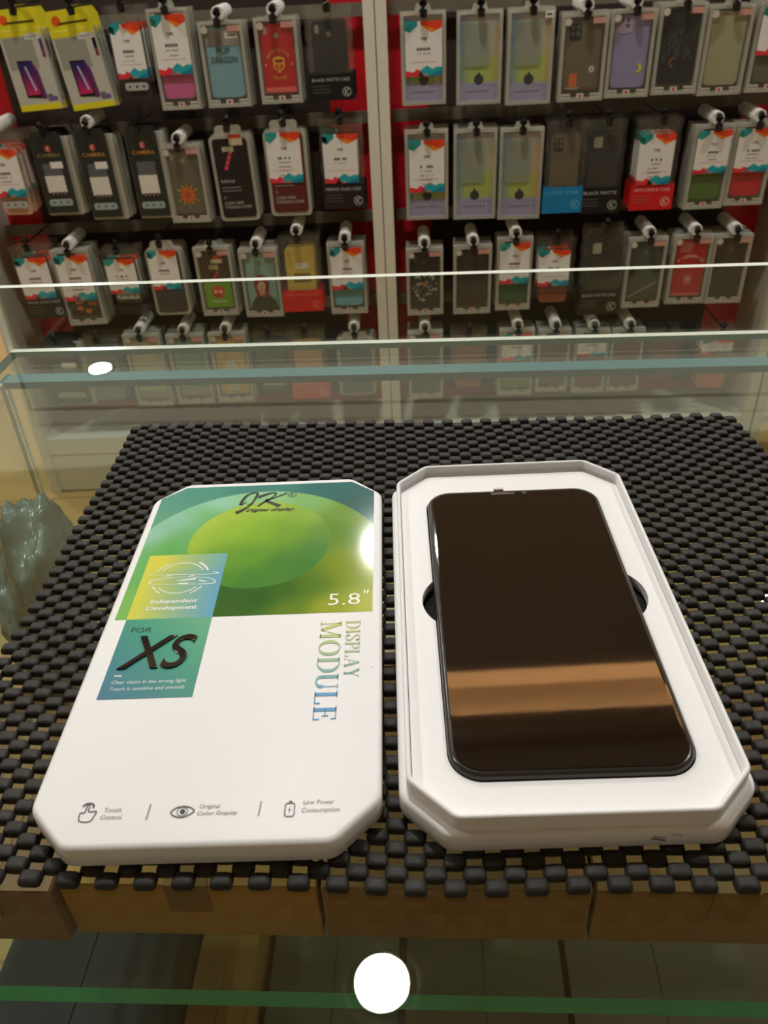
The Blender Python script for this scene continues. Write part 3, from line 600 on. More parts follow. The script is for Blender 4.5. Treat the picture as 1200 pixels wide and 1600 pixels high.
BK = (34, 32, 32)
ROWS = [
 # centre x, width, top y, bottom y in the photo, kind, options, coil, lean
 [(46, 68, 12, 173, 'glassbox', dict(L='yellow and white screen protector box, leftmost pack of the top row', n='screen_protector_box'), 0, 3),
  (131, 70, 12, 170, 'glassbox', dict(L='tilted yellow and white screen protector box, second from the left in the top row', n='screen_protector_box'), 0, 5),
  (206, 60, 8, 173, 'bag', dict(rgb=(58, 54, 50), card=1, c0=.32, pill=1, L='pouch with price card and grey pill label, beside the tilted yellow box'), 0, 0),
  (272, 63, 12, 172, 'box', dict(rgb=(206, 96, 150), card=1, c0=.36, L='boxed pink phone case under a price card in the top row'), 0, 0),
  (351, 69, 32, 168, 'box', dict(rgb=(126, 168, 182), art=art_dragon, cam='none', L='boxed pale blue phone case with dark block lettering in the top row'), 1, 0),
  (435, 66, 26, 162, 'box', dict(rgb=(190, 26, 30), art=art_crest, cam_rgb=(176, 150, 136), L='boxed red phone case with a golden football crest in the top row'), 1, 0),
  (515, 74, 8, 157, 'bag', dict(rgb=BK, band=(22, 21, 22), title='BLACK MATTE CASE', cam='pill', L='black matte case in a pouch at the right end of the top row, left stand'), 0, 0),
  (662, 70, 17, 164, 'holo', dict(card=1, lines=2, L='iridescent box under a price card, first in the top row of the right stand'), 0, 0),
  (749, 71, 16, 163, 'holo', dict(L='iridescent box with yellow-green sheen, second in the top row of the right stand'), 0, 0),
  (828, 72, 13, 163, 'holo', dict(price=1, right=(204, 170, 96), L='iridescent box with a small white price sticker in its top corner, right stand'), 0, 0),
  (911, 74, 20, 158, 'box', dict(rgb=(108, 94, 74), cam='block', cam_rgb=(34, 34, 34), art=art_flower, L='boxed brown phone case with black camera block and a white flower in the top row'), 1, 0),
  (985, 69, 14, 152, 'box', dict(rgb=(146, 138, 178), cam='none', art=art_moon, L='boxed lavender phone case with a yellow moon in the top row'), 1, 0),
  (1061, 71, 4, 147, 'box', dict(rgb=(26, 26, 27), cam='none', art=art_tree, L='boxed black phone case with grey feathery print in the top row'), 0, 0),
  (1134, 70, 7, 148, 'box', dict(rgb=(164, 162, 128), cam='none', L='boxed plain pale green phone case in the top row of the right stand'), 0, 0),
  (1212, 70, 0, 143, 'box', dict(rgb=(96, 98, 78), card=1, c0=.42, L='boxed grey green phone case cut by the right picture edge, top row'), 0, 0)],
 [(14, 74, 208, 353, 'bag', dict(rgb=(206, 164, 142), card=1, pill=1, L='pouch with price card over a peach case, leftmost pack of the second row'), 1, 0),
  (84, 48, 205, 333, 'camera', dict(tagged=1, gold=(150, 132, 96), L='black camera card with dull gold lettering, first of three'), 0, 0),
  (154, 48, 200, 340, 'camera', dict(tagged=1, L='black camera card with orange lettering and white sticker, middle of three in the second row'), 1, 0),
  (230, 48, 196, 338, 'camera', dict(L='black camera card without a white sticker, rightmost of three in the second row'), 0, 0),
  (290, 62, 226, 348, 'box', dict(rgb=(104, 96, 82), art=art_sun, cam_rgb=(150, 144, 130), L='boxed grey phone case with an orange sun drawing in the second row'), 1, 0),
  (367, 64, 195, 345, 'rounded', dict(rgb=(32, 29, 28), words=1, strip=1, L='rounded clear tray with black cover card and red diagonal strip in the second row'), 0, 1),
  (449, 66, 187, 337, 'rounded', dict(rgb=(92, 36, 34), words=1, card=1, L='rounded clear tray with maroon cover card under a price card in the second row'), 0, 0),
  (535, 68, 184, 326, 'bag', dict(rgb=(60, 58, 48), card=1, c0=.30, lines=2, band=(26, 25, 26), title='MIRROR GLASS CASE', L='pouch with price card and black mirror glass band in the second row'), 0, 0),
  (667, 67, 203, 343, 'holo', dict(card=1, lines=5, L='iridescent box under a price card, first in the second row of the right stand'), 0, 0),
  (742, 67, 202, 342, 'holo', dict(right=(186, 176, 90), L='iridescent box with pale case, second in the second row of the right stand'), 0, 0),
  (813, 68, 200, 342, 'holo', dict(right=(214, 150, 80), L='iridescent box with an orange sheen beside the blue banded pouch'), 0, 0),
  (882, 62, 188, 332, 'bag', dict(rgb=(104, 92, 72), cam='block', cam_rgb=(40, 38, 34), band=(24, 124, 176), title='LUXED CASE', trgb=(110, 190, 220), L='pouch with a bright blue bottom band in the second row'), 0, 0),
  (942, 62, 186, 333, 'bag', dict(rgb=(42, 40, 38), band=(28, 26, 26), title='BLACK MATTE', L='black matte case pouch beside the blue banded pouch in the second row'), 0, 0),
  (1024, 72, 184, 327, 'bag', dict(rgb=(170, 164, 150), card=1, c0=.29, lines=5, band=(206, 30, 36), title='ANTI CRACK CASE', trgb=(240, 190, 180), L='pouch with price card and red anti crack band in the second row'), 0, 0),
  (1108, 62, 195, 326, 'box', dict(rgb=(84, 112, 46), card=1, c0=.44, L='boxed moss green phone case under a price card in the second row'), 1, 0),
  (1172, 62, 192, 320, 'box', dict(rgb=(196, 34, 44), card=1, c0=.42, L='boxed red phone case under a price card at the right end of the second row'), 1, 0)],
 [(61, 62, 382, 497, 'bag', dict(rgb=(70, 66, 60), card=1, c0=.28, lines=3, band=(26, 24, 26), title='THICK GLASS CASE', L='pouch with price card and black band, leftmost pack of the third row'), 0, 1),
  (124, 60, 390, 508, 'box', dict(rgb=(44, 24, 16), card=1, c0=.34, lines=6, art=art_brown, cam='none', L='boxed dark brown phone case with orange shapes under a price card in the third row'), 1, 1),
  (195, 58, 386, 486, 'bag', dict(rgb=(70, 72, 62), card=1, c0=.30, pill=1, L='pouch with price card and pale pill label, third from the left in the third row'), 0, 0),
  (262, 56, 376, 492, 'rounded', dict(rgb=(66, 60, 56), card=1, lines=2, L='rounded clear tray with dark card under a price card in the third row'), 0, 0),
  (338, 57, 386, 493, 'box', dict(rgb=(62, 50, 34), art=art_green_skull, cam='none', L='boxed lime green phone case with an orange face in the third row'), 0, 0),
  (408, 60, 389, 495, 'box', dict(rgb=(132, 168, 156), art=art_woman, cam_rgb=(110, 140, 130), L='boxed mint phone case with a red haired woman drawing in the third row'), 1, 0),
  (470, 64, 368, 486, 'bag', dict(rgb=(212, 184, 90), art=art_yellow, cam='none', band=(206, 26, 30), title='ANTI CRACK CASE', trgb=(240, 120, 110), L='pouch with a yellow case and red band in the third row'), 1, 0),
  (543, 58, 380, 490, 'box', dict(rgb=(112, 176, 190), card=1, c0=.36, lines=2, L='boxed light blue phone case under a price card in the third row'), 1, 0),
  (664, 57, 388, 492, 'box', dict(rgb=(40, 34, 30), art=art_tiger, cam_rgb=(80, 76, 70), L='boxed dark phone case with a white tiger face in the third row'), 1, 0),
  (738, 59, 384, 490, 'box', dict(rgb=(52, 42, 34), cam_rgb=(76, 66, 58), L='boxed plain dark brown phone case beside the tiger case in the third row'), 1, 0),
  (803, 55, 372, 484, 'box', dict(rgb=(30, 92, 52), card=1, c0=.38, lines=2, L='boxed green phone case under a price card in the third row'), 1, 0),
  (866, 60, 370, 486, 'bag', dict(rgb=(134, 76, 50), card=1, c0=.36, lines=1, cam='none', L='pouch with tan brown case under a price card in the third row'), 0, 0),
  (940, 68, 354, 490, 'bag', dict(rgb=(36, 34, 30), band=(24, 22, 22), title='BLACK MATTE CASE', cam_rgb=(176, 178, 160), L='black matte case pouch with pale square opening in the third row'), 0, 0),
  (1007, 60, 372, 480, 'box', dict(rgb=(74, 78, 72), art=art_slash, cam_rgb=(92, 96, 88), L='boxed grey phone case with a thin diagonal line in the third row'), 1, 0),
  (1077, 60, 368, 474, 'box', dict(rgb=(186, 26, 32), cam='none', art=art_red_text, L='boxed red phone case with curved white lettering in the third row'), 1, 0),
  (1138, 58, 367, 473, 'box', dict(rgb=(60, 52, 38), cam_rgb=(86, 78, 66), L='boxed plain olive brown phone case at the right end of the third row'), 1, 0)],
 [(102, 62, 528, 630, 'camera', dict(gold=(130, 120, 130), tagged=1, L='black camera card seen through the glass, leftmost pack of the bottom row'), 0, 0),
  (167, 58, 526, 638, 'bag', dict(rgb=(112, 116, 124), cam='none', L='clear pouch with grey case, second from the left in the bottom row'), 0, 0),
  (232, 60, 522, 635, 'box', dict(rgb=(182, 176, 140), cam='none', art=art_badge, L='boxed pale cream phone case in the bottom row, third from the left'), 1, 0),
  (298, 58, 522, 631, 'box', dict(rgb=(112, 148, 116), cam='none', art=art_badge, L='boxed sage green phone case in the bottom row'), 1, 0),
  (362, 58, 520, 628, 'box', dict(rgb=(200, 160, 66), cam='none', art=art_list, L='boxed mustard phone case with a white printed panel in the bottom row'), 1, 0),
  (425, 56, 518, 621, 'bag', dict(rgb=(76, 84, 80), cam='none', pill=1, L='pouch with grey case and pale pill label in the bottom row'), 0, 0),
  (482, 62, 515, 622, 'bag', dict(rgb=(196, 150, 96), cam='none', band=(204, 60, 54), title='ANTI CRACK CASE', trgb=(240, 150, 130), L='pouch with orange case and red band in the bottom row'), 0, 0),
  (557, 58, 518, 617, 'rounded', dict(rgb=(86, 98, 100), L='rounded clear tray with slate card, last of the bottom row on the left stand'), 1, 0),
  (665, 54, 518, 622, 'box', dict(rgb=(66, 84, 66), cam_rgb=(150, 150, 140), L='boxed dark green phone case, first of the bottom row on the right stand'), 1, 0),
  (732, 56, 515, 618, 'bag', dict(rgb=(150, 82, 54), cam='none', L='pouch with rust brown case in the bottom row of the right stand'), 0, 0),
  (806, 54, 515, 617, 'box', dict(rgb=(120, 134, 80), card=1, c0=.55, lines=1, L='boxed olive phone case under a short price card in the bottom row'), 1, 0),
  (864, 50, 515, 612, 'box', dict(rgb=(104, 78, 62), cam_rgb=(150, 140, 120), L='boxed brown phone case in the bottom row of the right stand'), 1, 0),
  (922, 52, 515, 613, 'box', dict(rgb=(116, 34, 30), card=1, c0=.60, lines=1, L='boxed dark red phone case under a short price card in the bottom row'), 1, 0),
  (977, 50, 514, 611, 'box', dict(rgb=(108, 36, 30), cam_rgb=(70, 84, 66), L='boxed dark red phone case with green camera opening in the bottom row'), 1, 0),
  (1035, 52, 514, 609, 'bag', dict(rgb=(104, 40, 36), cam='none', L='pouch with wine red case in the bottom row, second from the right'), 0, 0),
  (1116, 66, 514, 618, 'bag', dict(rgb=(190, 104, 72), cam='none', card=1, c0=.66, lines=0, L='pouch with salmon case and price card at the right end of the bottom row'), 0, 0)],
]
RN = ['top', 'second', 'third', 'bottom']
rod_m = mat('chrome_rod', (170, 168, 160), .25, .5, 1.0)
coil_m = mat('white_plastic_coil', (236, 234, 226), .45, .4)
lock_m = mat('black_lock_plastic', (20, 19, 19), .25, .5)
SEEN = set()
COPY_SKIP = ('case_print', 'label_strip', 'round_sticker', 'pink_sticker', 'clear_cover', 'card_print', 'iridescent_insert', 'price_sticker', 'flap_print', 'hang_tab', 'camera_opening', 'band_print', 'pill_label')
for ri, row in enumerate(ROWS):
    for (cx, wpx, ty, by, kind, o, coil, lean) in row:
        o = dict(o); L = o.pop('L'); nm = o.pop('n', 'phone_case_pack')
        my = (ty+by)/2
        s0, _ = on_g(cx-wpx/2, my); s1, _ = on_g(cx+wpx/2, my); _, zt = on_g(cx, ty); _, zb = on_g(cx, by)
        w = min(s1-s0, .088); h = zt-zb; s = (s0+s1)/2
        e = pack(kind, w, h, **o); e.name = nm
        p = gloc+GU*s; e.location = (p.x, p.y, zb)
        e.rotation_euler = (random.uniform(.0, .03), math.radians(lean)*-1.0, GA+random.uniform(-.05, .05))
        bayn = 'left' if cx < 600 else 'right'
        tag(e, L, 'phone case' if kind != 'glassbox' else 'screen protector', 'packs on the %s row of the %s stand' % (RN[ri], bayn))
        parts = list(e.children)
        short = ' '.join(re.split(r', | in the | on the | of the ', L)[0].split()[:10])
        if short in SEEN: short += ', %s row' % RN[ri]
        SEEN.add(short)
        for k in (1, 2):
            c = e.copy(); COL.objects.link(c); q = gloc+GU*(s+random.uniform(-.002, .002)+.0006*k)+GN*(.0235*k)
            c.location = (q.x, q.y, zb+random.uniform(-.003, .002)); c.rotation_euler = (e.rotation_euler[0], e.rotation_euler[1], GA)
            c['label'] = ('pack right behind the ' if k == 1 else 'rearmost pack behind the ')+short
            for ch in parts:
                if ch.name.split('.')[0] in COPY_SKIP: continue
                d = ch.copy(); COL.objects.link(d); d.parent = c
        # hook that carries the stack
        hz = zt+.006; hk = empty('peg_hook', GP(s, .129, 0)+Vector((0, 0, hz)), GA)
        MB().tube([(0, 0, 0), (0, -.137, 0), (0, -.141, .004)], .0022, 8).build('rod', rod_m, hk, True)
        if coil:
            m = MB(); n = 14
            for q in range(n):
                y = -.131+.0068*q
                ring = []
                for k in range(14):
                    t = 2*math.pi*k/14; ring.append((.0112*math.cos(t), y, .006+.0112*math.sin(t)))
                m.tube(ring+[ring[0]], .0018, 6, cap=False)
            m.tube([(0, -.131, .006), (0, -.131+.0068*(n-1), .006)], .0096, 12).build('ribbed_sleeve', coil_m, hk, True)
        rz = random.uniform(-.25, .25)
        MB().tube([(0, -.136, .010), (0, -.143, .006), (.002*rz, -.145, -.004), (.012*rz, -.145, -.016)], [.0060, .0078, .0080, .0062], 10).build('stop_lock', lock_m, hk, True)
        tag(hk, 'peg hook holding the '+short, 'hook', 'peg hooks of the %s row' % RN[ri])

# ------------------------------------------------------------------ glass display counter
CA = -0.0714; CO = (-.235, .505)
ctr = empty('glass_display_counter', (CO[0], CO[1], 0), CA)
glass = clear('counter_glass', (.90, .95, .91), 1.0)
glass_thin = clear('pane_glass', (.96, .98, .96), 1.0)
edge_g = mat('green_glass_edge', (112, 150, 132), .2, .6, noise=.15, scale=30)
edge_w = mat('pale_glass_edge', (236, 240, 228), .2, .6, noise=.05, scale=30)
CW = 1.25
SV = -.3108
def slab(name, a, b, gl, eg, parent, faces=('z',)):
    """glass sheet: two big faces of clear glass, the rim in the colour of its cut edge"""
    m = MB(); x0, y0, z0 = a; x1, y1, z1 = b
    vs = [(x0,y0,z0),(x1,y0,z0),(x1,y1,z0),(x0,y1,z0),(x0,y0,z1),(x1,y0,z1),(x1,y1,z1),(x0,y1,z1)]
    fs = {'z': [(0,3,2,1),(4,5,6,7)], 'y': [(0,1,5,4),(2,3,7,6)], 'x': [(1,2,6,5),(3,0,4,7)]}
    m.v = vs
    for ax in 'xyz':
        for f in fs[ax]: m.f.append(f); m.mi.append(0 if ax in faces else 1)
    return m.build(name, [gl, eg], parent)
slab('counter_top', (0, -.62, -.006), (CW, 0, 0), glass, edge_g, ctr)
slab('upstand_glass', (0, -.006, .0002), (CW, -.001, .0425), glass_thin, edge_w, ctr, ('y',))
slab('front_pane', (.004, -.031, -.50), (CW-.006, -.027, -.011), glass_thin, edge_w, ctr, ('y',))
MB().box((.004, -.037, -.0108), (CW-.006, -.025, -.0064)).build('blue_reflection_band', mat('blue_grey_reflection', (70, 118, 136), .4, .5), ctr)  # solid strip; its blue stands in for a reflection in the glass edge
slab('side_pane', (.004, -.60, -.50), (.007, -.0375, -.0065), glass_thin, edge_w, ctr, ('x',))
slab('glass_shelf', (.012, SV, -.186), (CW-.012, -.034, -.180), glass, edge_g, ctr)
MB().add([(.012, SV, -.180), (CW-.012, SV, -.180), (CW-.012, SV-.004, -.1855), (.012, SV-.004, -.1855), (.012, SV, -.1858), (CW-.012, SV, -.1858)], [(0, 1, 2, 3), (3, 2, 5, 4), (0, 3, 4), (1, 5, 2)]).build('polished_shelf_edge', mat('bright_green_glass_edge', (60, 176, 116), .15, .6, noise=.1), ctr)
wood = mat('dark_brown_counter_body', (86, 66, 46), .5, .4, noise=.1, scale=6)
MB().box((.0, -.61, FLOOR+.002), (CW, -.02, -.505)).build('counter_body', wood, ctr)
MB().box((.0, -.61, -.505), (.012, -.598, -.0065)).box((CW-.012, -.61, -.505), (CW, -.598, -.0065)).build('rear_post', mat('grey_post', (150, 150, 146), .4), ctr)
tag(ctr, 'glass display counter with clear top under the black mat', 'counter')
CUx = Vector((math.cos(CA), math.sin(CA), 0)); CUy = Vector((-math.sin(CA), math.cos(CA), 0))
def cl(p):                                                 # world -> counter frame
    d = Vector((p.x-CO[0], p.y-CO[1], 0)); return d.dot(CUx), d.dot(CUy)

kraft = mat('kraft_board', (196, 152, 88), .75, .3, noise=.08, scale=14)
kraft_d = mat('brown_board', (168, 126, 80), .75, .3, noise=.08, scale=14)
olive = mat('olive_board', (150, 140, 74), .7, .3, noise=.06)
slate = mat('slate_board', (52, 66, 80), .6, .4, noise=.06)
rose = mat('dusky_board', (158, 122, 96), .7, .3)
redb = mat('dark_red_board', (140, 36, 44), .5, .4)
tape_m = mat('brown_parcel_tape', (160, 122, 70), .35, .5)
def carton(u0, v0, u1, v1, z0, z1, m, label, tape=True, group=None):
    cxx, cyy = (u0+u1)/2, (v0+v1)/2
    p = Vector((CO[0], CO[1], 0))+CUx*cxx+CUy*cyy
    e = empty('cardboard_box', (p.x, p.y, z0), CA); w, d, h = (u1-u0)/2, (v1-v0)/2, z1-z0
    b = MB().box((-w, -d, 0), (w, d, h)).build('box_body', m, e)
    md = b.modifiers.new('b', 'BEVEL'); md.width = .0012; md.segments = 2
    MB().box((-w+.0004, -d+.0004, h), (-.0006, d-.0004, h+.0009)).build('top_flap', m, e)
    MB().box((.0006, -d+.0004, h), (w-.0004, d-.0004, h+.0009)).build('top_flap', m, e)
    if tape: MB().box((-.010, -d-.0004, h+.001), (.010, d, h+.0013)).box((-.010, -d-.0006, h-.02), (.010, -d-.0002, h+.001)).build('tape', tape_m, e)
    return tag(e, label, 'box', group)
ZT = -.138; ZS = -.1798
def uv(px, py, z=ZT): return cl(on_z(px, py, z))
vf = uv(600, 1466, ZS)[1]
for (pa, pb, dep, mm, lab, vo) in ((-120, 116, .12, rose, 'dusky brown cardboard box at the left end of the front row under the glass', .004),
                                (121, 506, .14, kraft, 'kraft cardboard box under the glass below the printed lid', 0),
                                (512, 912, .13, kraft_d, 'brown cardboard box under the glass, second to the right of the seam', 0),
                                (918, 1330, .13, kraft_d, 'brown cardboard box under the glass below the right end of the open tray', 0)):
    a, b = uv(pa, 1466, ZS)[0], uv(pb, 1466, ZS)[0]
    carton(a, vf-vo, b, vf+dep-vo, ZS, ZT, mm, lab)
a = uv(105, 830)[0]; vb = -.050
carton(max(a, .070), vf+.142, a+.105, vb, ZS, ZT, kraft, 'long kraft cardboard box at the back left under the glass')
carton(a+.112, vf+.150, a+.168, vf+.22, ZS, ZT-.012, redb, 'small dark red box under the gap between lid and tray', False)
carton(a+.178, vf+.136, a+.29, vf+.20, ZS, ZT, kraft_d, 'brown cardboard box under the open tray, behind the front row', True)
carton(a+.300, vf+.134, a+.42, vf+.215, ZS, ZT+.006, olive, 'olive board box under the glass right of the open tray', False)
zb = -.5
for (u0, u1, h, mm, lab) in ((.0105, .115, .215, slate, 'slate blue box on the floor of the counter, far left'), (.118, .155, .18, kraft, 'narrow kraft box standing beside the slate blue box in the counter'),
                             (.16, .245, .15, mat('dark_olive_board', (98, 96, 74), .7, .3), 'dark olive box on the floor of the counter below the lid'), (.25, .35, .16, mat('umber_board', (104, 94, 72), .7, .3), 'umber box on the floor of the counter below the tray'),
                             (.355, .47, .15, wood, 'dark brown box at the right on the floor of the counter')):
    carton(u0, -.42, u1, -.12, zb, zb+h, mm, lab, False)

# crumpled plastic bag on the glass shelf, left
bm = bmesh.new(); bmesh.ops.create_icosphere(bm, subdivisions=5, radius=1)
from mathutils import noise as mn
for v in bm.verts:
    p = v.co.copy(); k = 1+.22*mn.noise(p*2.1)+.10*abs(mn.noise(p*5.3))+.07*abs(mn.noise(p*9))+.05*abs(mn.noise(p*17))
    v.co = Vector((p.x*.022*k, p.y*.050*k, max(-.067, p.z*.068*k)))
me = bpy.data.meshes.new('plastic_bag'); bm.to_mesh(me); bm.free()
bag = put('plastic_bag', me, clear('bag_film', (.8, .84, .84), 1.0, .62, (150, 166, 166), rough=.22), None, True, 0)
bp_ = on_z(8, 960, -.14); bag.location = (-.203, .378, -.112); bag.rotation_euler = (0, 0, .2)
tag(bag, 'crumpled grey blue plastic bag under the glass at the left edge', 'bag')

# ------------------------------------------------------------------ black grip mat
NX, NY = 63, 70
c00, c10, c01, c11 = Vector((-.1485, .1288)), Vector((.188, .1096)), Vector((-.1300, .3875)), Vector((.1800, .3635))
def mp(u, v):
    p = c00*(1-u)*(1-v)+c10*u*(1-v)+c01*(1-u)*v+c11*u*v
    q = Vector((.0010*math.sin(u*9+v*3)+.0006*math.sin(v*17), .0012*math.sin(u*7+1)*(1-v*.3)+.0005*math.sin(u*23+v*5)))
    return p+q
mv, mf = [], []
MS = 9; rg = random.Random(2)
prof = [(1.0, .10), (1.03, .30), (1.0, .55), (.90, .80), (.70, .95), (.40, 1.0)]
for j in range(NY):
    for i in range(NX):
        if (i+j) % 2: continue
        u, v = (i+.5)/NX, (j+.5)/NY; c = mp(u, v); n0 = len(mv)
        du = (mp(u+.5/NX, v)-c)*1.19; dv = (mp(u, v+.5/NY)-c)*1.22; H = .0028*rg.uniform(.93, 1.06); jx = rg.uniform(-.03, .03)
        N = 16
        for (k, hz) in prof:
            for a_ in range(N):
                t = 2*math.pi*a_/N; ct, st = math.cos(t), math.sin(t)
                x = math.copysign(abs(ct)**.45, ct)*k; y = math.copysign(abs(st)**.45, st)*k
                p = c+du*(x+jx)+dv*y; mv.append((p.x, p.y, .00025+H*hz))
        mv.append((c.x, c.y, .00025+H*1.03)); mv.append((c.x, c.y, .0005))
        for r in range(len(prof)-1):
            for a_ in range(N): b_ = (a_+1) % N; mf.append((n0+r*N+a_, n0+r*N+b_, n0+(r+1)*N+b_, n0+(r+1)*N+a_))
        L0 = n0+(len(prof)-1)*N; T = n0+len(prof)*N
        for a_ in range(N): b_ = (a_+1) % N; mf.append((L0+a_, L0+b_, T)); mf.append((n0+b_, n0+a_, T+1))
me = bpy.data.meshes.new('grip_mat'); me.from_pydata(mv, [], mf); me.update()
matm = mat('black_foam_rubber', (46, 43, 40), .55, .3, noise=.25, scale=300, bump=.3)
mt = empty('grip_mat', (0, 0, 0)); put('foam_pads', me, matm, mt, True, 0)
m = MB()
for i in range(1, NX):
    P = [mp(i/NX, v/20) for v in range(21)]; m.tube([(p.x, p.y, .0006) for p in P], .00013, 4)
for j in range(1, NY):
    P = [mp(u/20, j/NY) for u in range(21)]; m.tube([(p.x, p.y, .0006) for p in P], .00013, 4)
m.build('net_threads', matm, mt, True)
tag(mt, 'black knobbly non-slip mat lying on the glass counter', 'mat')

# ------------------------------------------------------------------ printed box lid
RB = -0.0286; ZM = .0036
white_card = mat('white_box_card', (242, 240, 240), .42, .4, noise=.01, scale=60)
lid = empty('printed_box_cover', (-.0523, .2189, ZM), RB)
LW, LL = .0990, .1795; T0 = .0085
ol = lambda d: outline(LW, LL, .0128, .007, d)
loft([(ol(.0010), 0), (ol(0), .0008), (ol(0), T0-.0016), (ol(.0003), T0-.0008), (ol(.0009), T0-.0002), (ol(.0018), T0)], 'lid_shell', white_card, lid, angle=1.2)
gl_print = ink('glossy_green_print', .07, .5)
def mix(a, b, t): t = max(0, min(1, t)); return tuple(x*(1-t)+y*t for x, y in zip(a, b))
def idw(pts, x, z):
    W_, C = 0, [0, 0, 0]
    for (px, pz, c) in pts:
        w_ = 1/((px-x)**2+(pz-z)**2+30)**1.6; W_ += w_; C = [C[k]+c[k]*w_ for k in range(3)]
    return [v/W_ for v in C]
BGc = [(-46, 60, (110, 170, 140)), (-35, 84, (90, 158, 142)), (0, 86, (78, 140, 132)), (30, 86, (62, 118, 116)), (46, 70, (58, 104, 102)), (-46, 78, (100, 164, 146)), (44, 58, (60, 108, 104))]
BIG = [(-44, 52, (160, 208, 190)), (-36, 62, (150, 206, 180)), (-20, 74, (158, 214, 188)), (0, 80, (160, 214, 178)), (20, 74, (140, 190, 120)), (36, 64, (122, 160, 76)), (45, 54, (124, 150, 56)),
       (45, 30, (168, 180, 66)), (45, 5, (196, 200, 100)), (30, 4, (166, 176, 60)), (15, 3, (110, 140, 50)), (36, 28, (132, 152, 44)), (24, 16, (92, 130, 48)), (5, 10, (48, 98, 44)), (-8, 4, (62, 104, 44)),
       (-9, 14, (58, 104, 50)), (-30, 48, (116, 186, 116)), (-22, 62, (120, 190, 120)), (-44, 34, (116, 190, 112)), (-44, 8, (134, 196, 104)), (-34, 42, (100, 178, 92)), (0, 75, (150, 200, 130)), (32, 48, (104, 146, 60)), (14, 14, (60, 108, 44))]
SM = [(-24, 60, (182, 208, 92)), (-14, 66, (176, 206, 84)), (2, 70, (172, 204, 88)), (18, 62, (150, 188, 84)), (-28, 46, (170, 200, 80)), (-10, 54, (156, 196, 70)), (0, 50, (138, 184, 64)), (12, 50, (124, 168, 66)), (27, 48, (112, 152, 76)), (0, 36, (104, 160, 60)),
      (-12, 32, (112, 164, 62)), (10, 30, (78, 136, 60)), (0, 20, (74, 134, 62)), (20, 28, (74, 132, 66)), (-14, 24, (84, 140, 56)), (24, 38, (84, 140, 74))]
def print_col(x, z):
    if (x-.6)**2+(z-44.3)**2 < 28.4**2: return idw(SM, x, z)
    if (x+.8)**2+(z-27.2)**2 < 53.8**2: return idw(BIG, x, z)
    return idw(BGc, x, z)
NXp, NZp = 280, 262; X0, X1, Z0, Z1 = -46.2, 46.3, .8, 86.3
vs, fs, cs = [], [], []
def inside(x, z): return z < Z1 and (z-77.9) < (46.3-abs(x))*.86+.0 if z > 77.9 else True
for j in range(NZp+1):
    for i in range(NXp+1):
        x = X0+(X1-X0)*i/NXp; z = Z0+(Z1-Z0)*j/NZp; vs.append((x/1000, z/1000, 0)); cs.append(print_col(x, z))
for j in range(NZp):
    for i in range(NXp):
        x = X0+(X1-X0)*(i+.5)/NXp; z = Z0+(Z1-Z0)*(j+.5)/NZp
        if inside(x, z): n = j*(NXp+1)+i; fs.append((n, n+1, n+NXp+2, n+NXp+1))
me = bpy.data.meshes.new('green_sphere_print'); me.from_pydata(vs, [], fs); me.update()
at = me.color_attributes.new('Col', 'FLOAT_COLOR', 'POINT')
at.data.foreach_set('color', [q for c in cs for q in (*lin(c), 1)])
bm = bmesh.new(); bm.from_mesh(me); bmesh.ops.delete(bm, geom=[v for v in bm.verts if not v.link_faces], context='VERTS'); bm.to_mesh(me); bm.free()
gp = put('green_sphere_print', me, gl_print, lid); gp.location = (0, 0, T0+.00006)
S = .001
class LArt(Art):
    """the same in millimetres"""
    def _a(s, vs, fs, col): return Art._a(s, [(x*S, z*S) for x, z in vs], fs, col)
a = LArt(.00002)
def gtag(x, z):
    t = (x*1000+41)/31+(-.16 if z*1000 > 30 else .0); return mix((222, 218, 84), (150, 190, 150), t*2) if t < .5 else mix((150, 190, 150), (92, 166, 220), (t-.5)*1.7)
def gteal(x, z):
    t = (x*1000+41)/31*.45+(z*1000+37)/37*.55; return mix((56, 122, 158), (70, 160, 140), t*1.8) if t < .55 else mix((70, 160, 140), (122, 188, 146), (t-.55)*2)
N = 10
for i in range(N):
    for j in range(N):
        a.rect(-41.9+30.9*i/N, .7+37.1*j/N, -41.9+30.9*(i+1)/N, .7+37.1*(j+1)/N, gtag)
        a.rect(-41.9+30.9*i/N, -36.9+37.6*j/N, -41.9+30.9*(i+1)/N, -36.9+37.6*(j+1)/N, gteal)
a.build('gradient_label', lid, 'xy', T0+.00012, ink('satin_label_print', .2, .5))
# emblem and white words
a = LArt(.00002); WH = (240, 244, 240)
def curve(pts, w, col=WH, n=5):
    P = [Vector(p) for p in pts]; out = []
    for i in range(len(P)-1):
        p0, p1, p2, p3 = P[max(i-1, 0)], P[i], P[i+1], P[min(i+2, len(P)-1)]
        for k in range(n):
            t = k/n; out.append(tuple(.5*((2*p1)+(p2-p0)*t+(2*p0-5*p1+4*p2-p3)*t*t+(-p0+3*p1-3*p2+p3)*t**3)))
    out.append(tuple(P[-1]))
    if isinstance(w, (list, tuple)):
        ws = []
        for k in range(len(out)):
            f = k/(len(out)-1)*(len(w)-1); i0 = min(int(f), len(w)-2); ws.append(w[i0]*(1-f+i0)+w[i0+1]*(f-i0))
        w = ws
    a.line(out, w, col)
cx, cz, R1 = -27.0, 23.4, 9.0
arc = lambda r, a0, a1, n=18: [(cx+r*math.cos(math.radians(a0+(a1-a0)*k/n)), cz+r*math.sin(math.radians(a0+(a1-a0)*k/n))) for k in range(n+1)]
a.line(arc(9.0, 28, 150), .45, WH).line(arc(9.0, -38, -142), .45, WH)
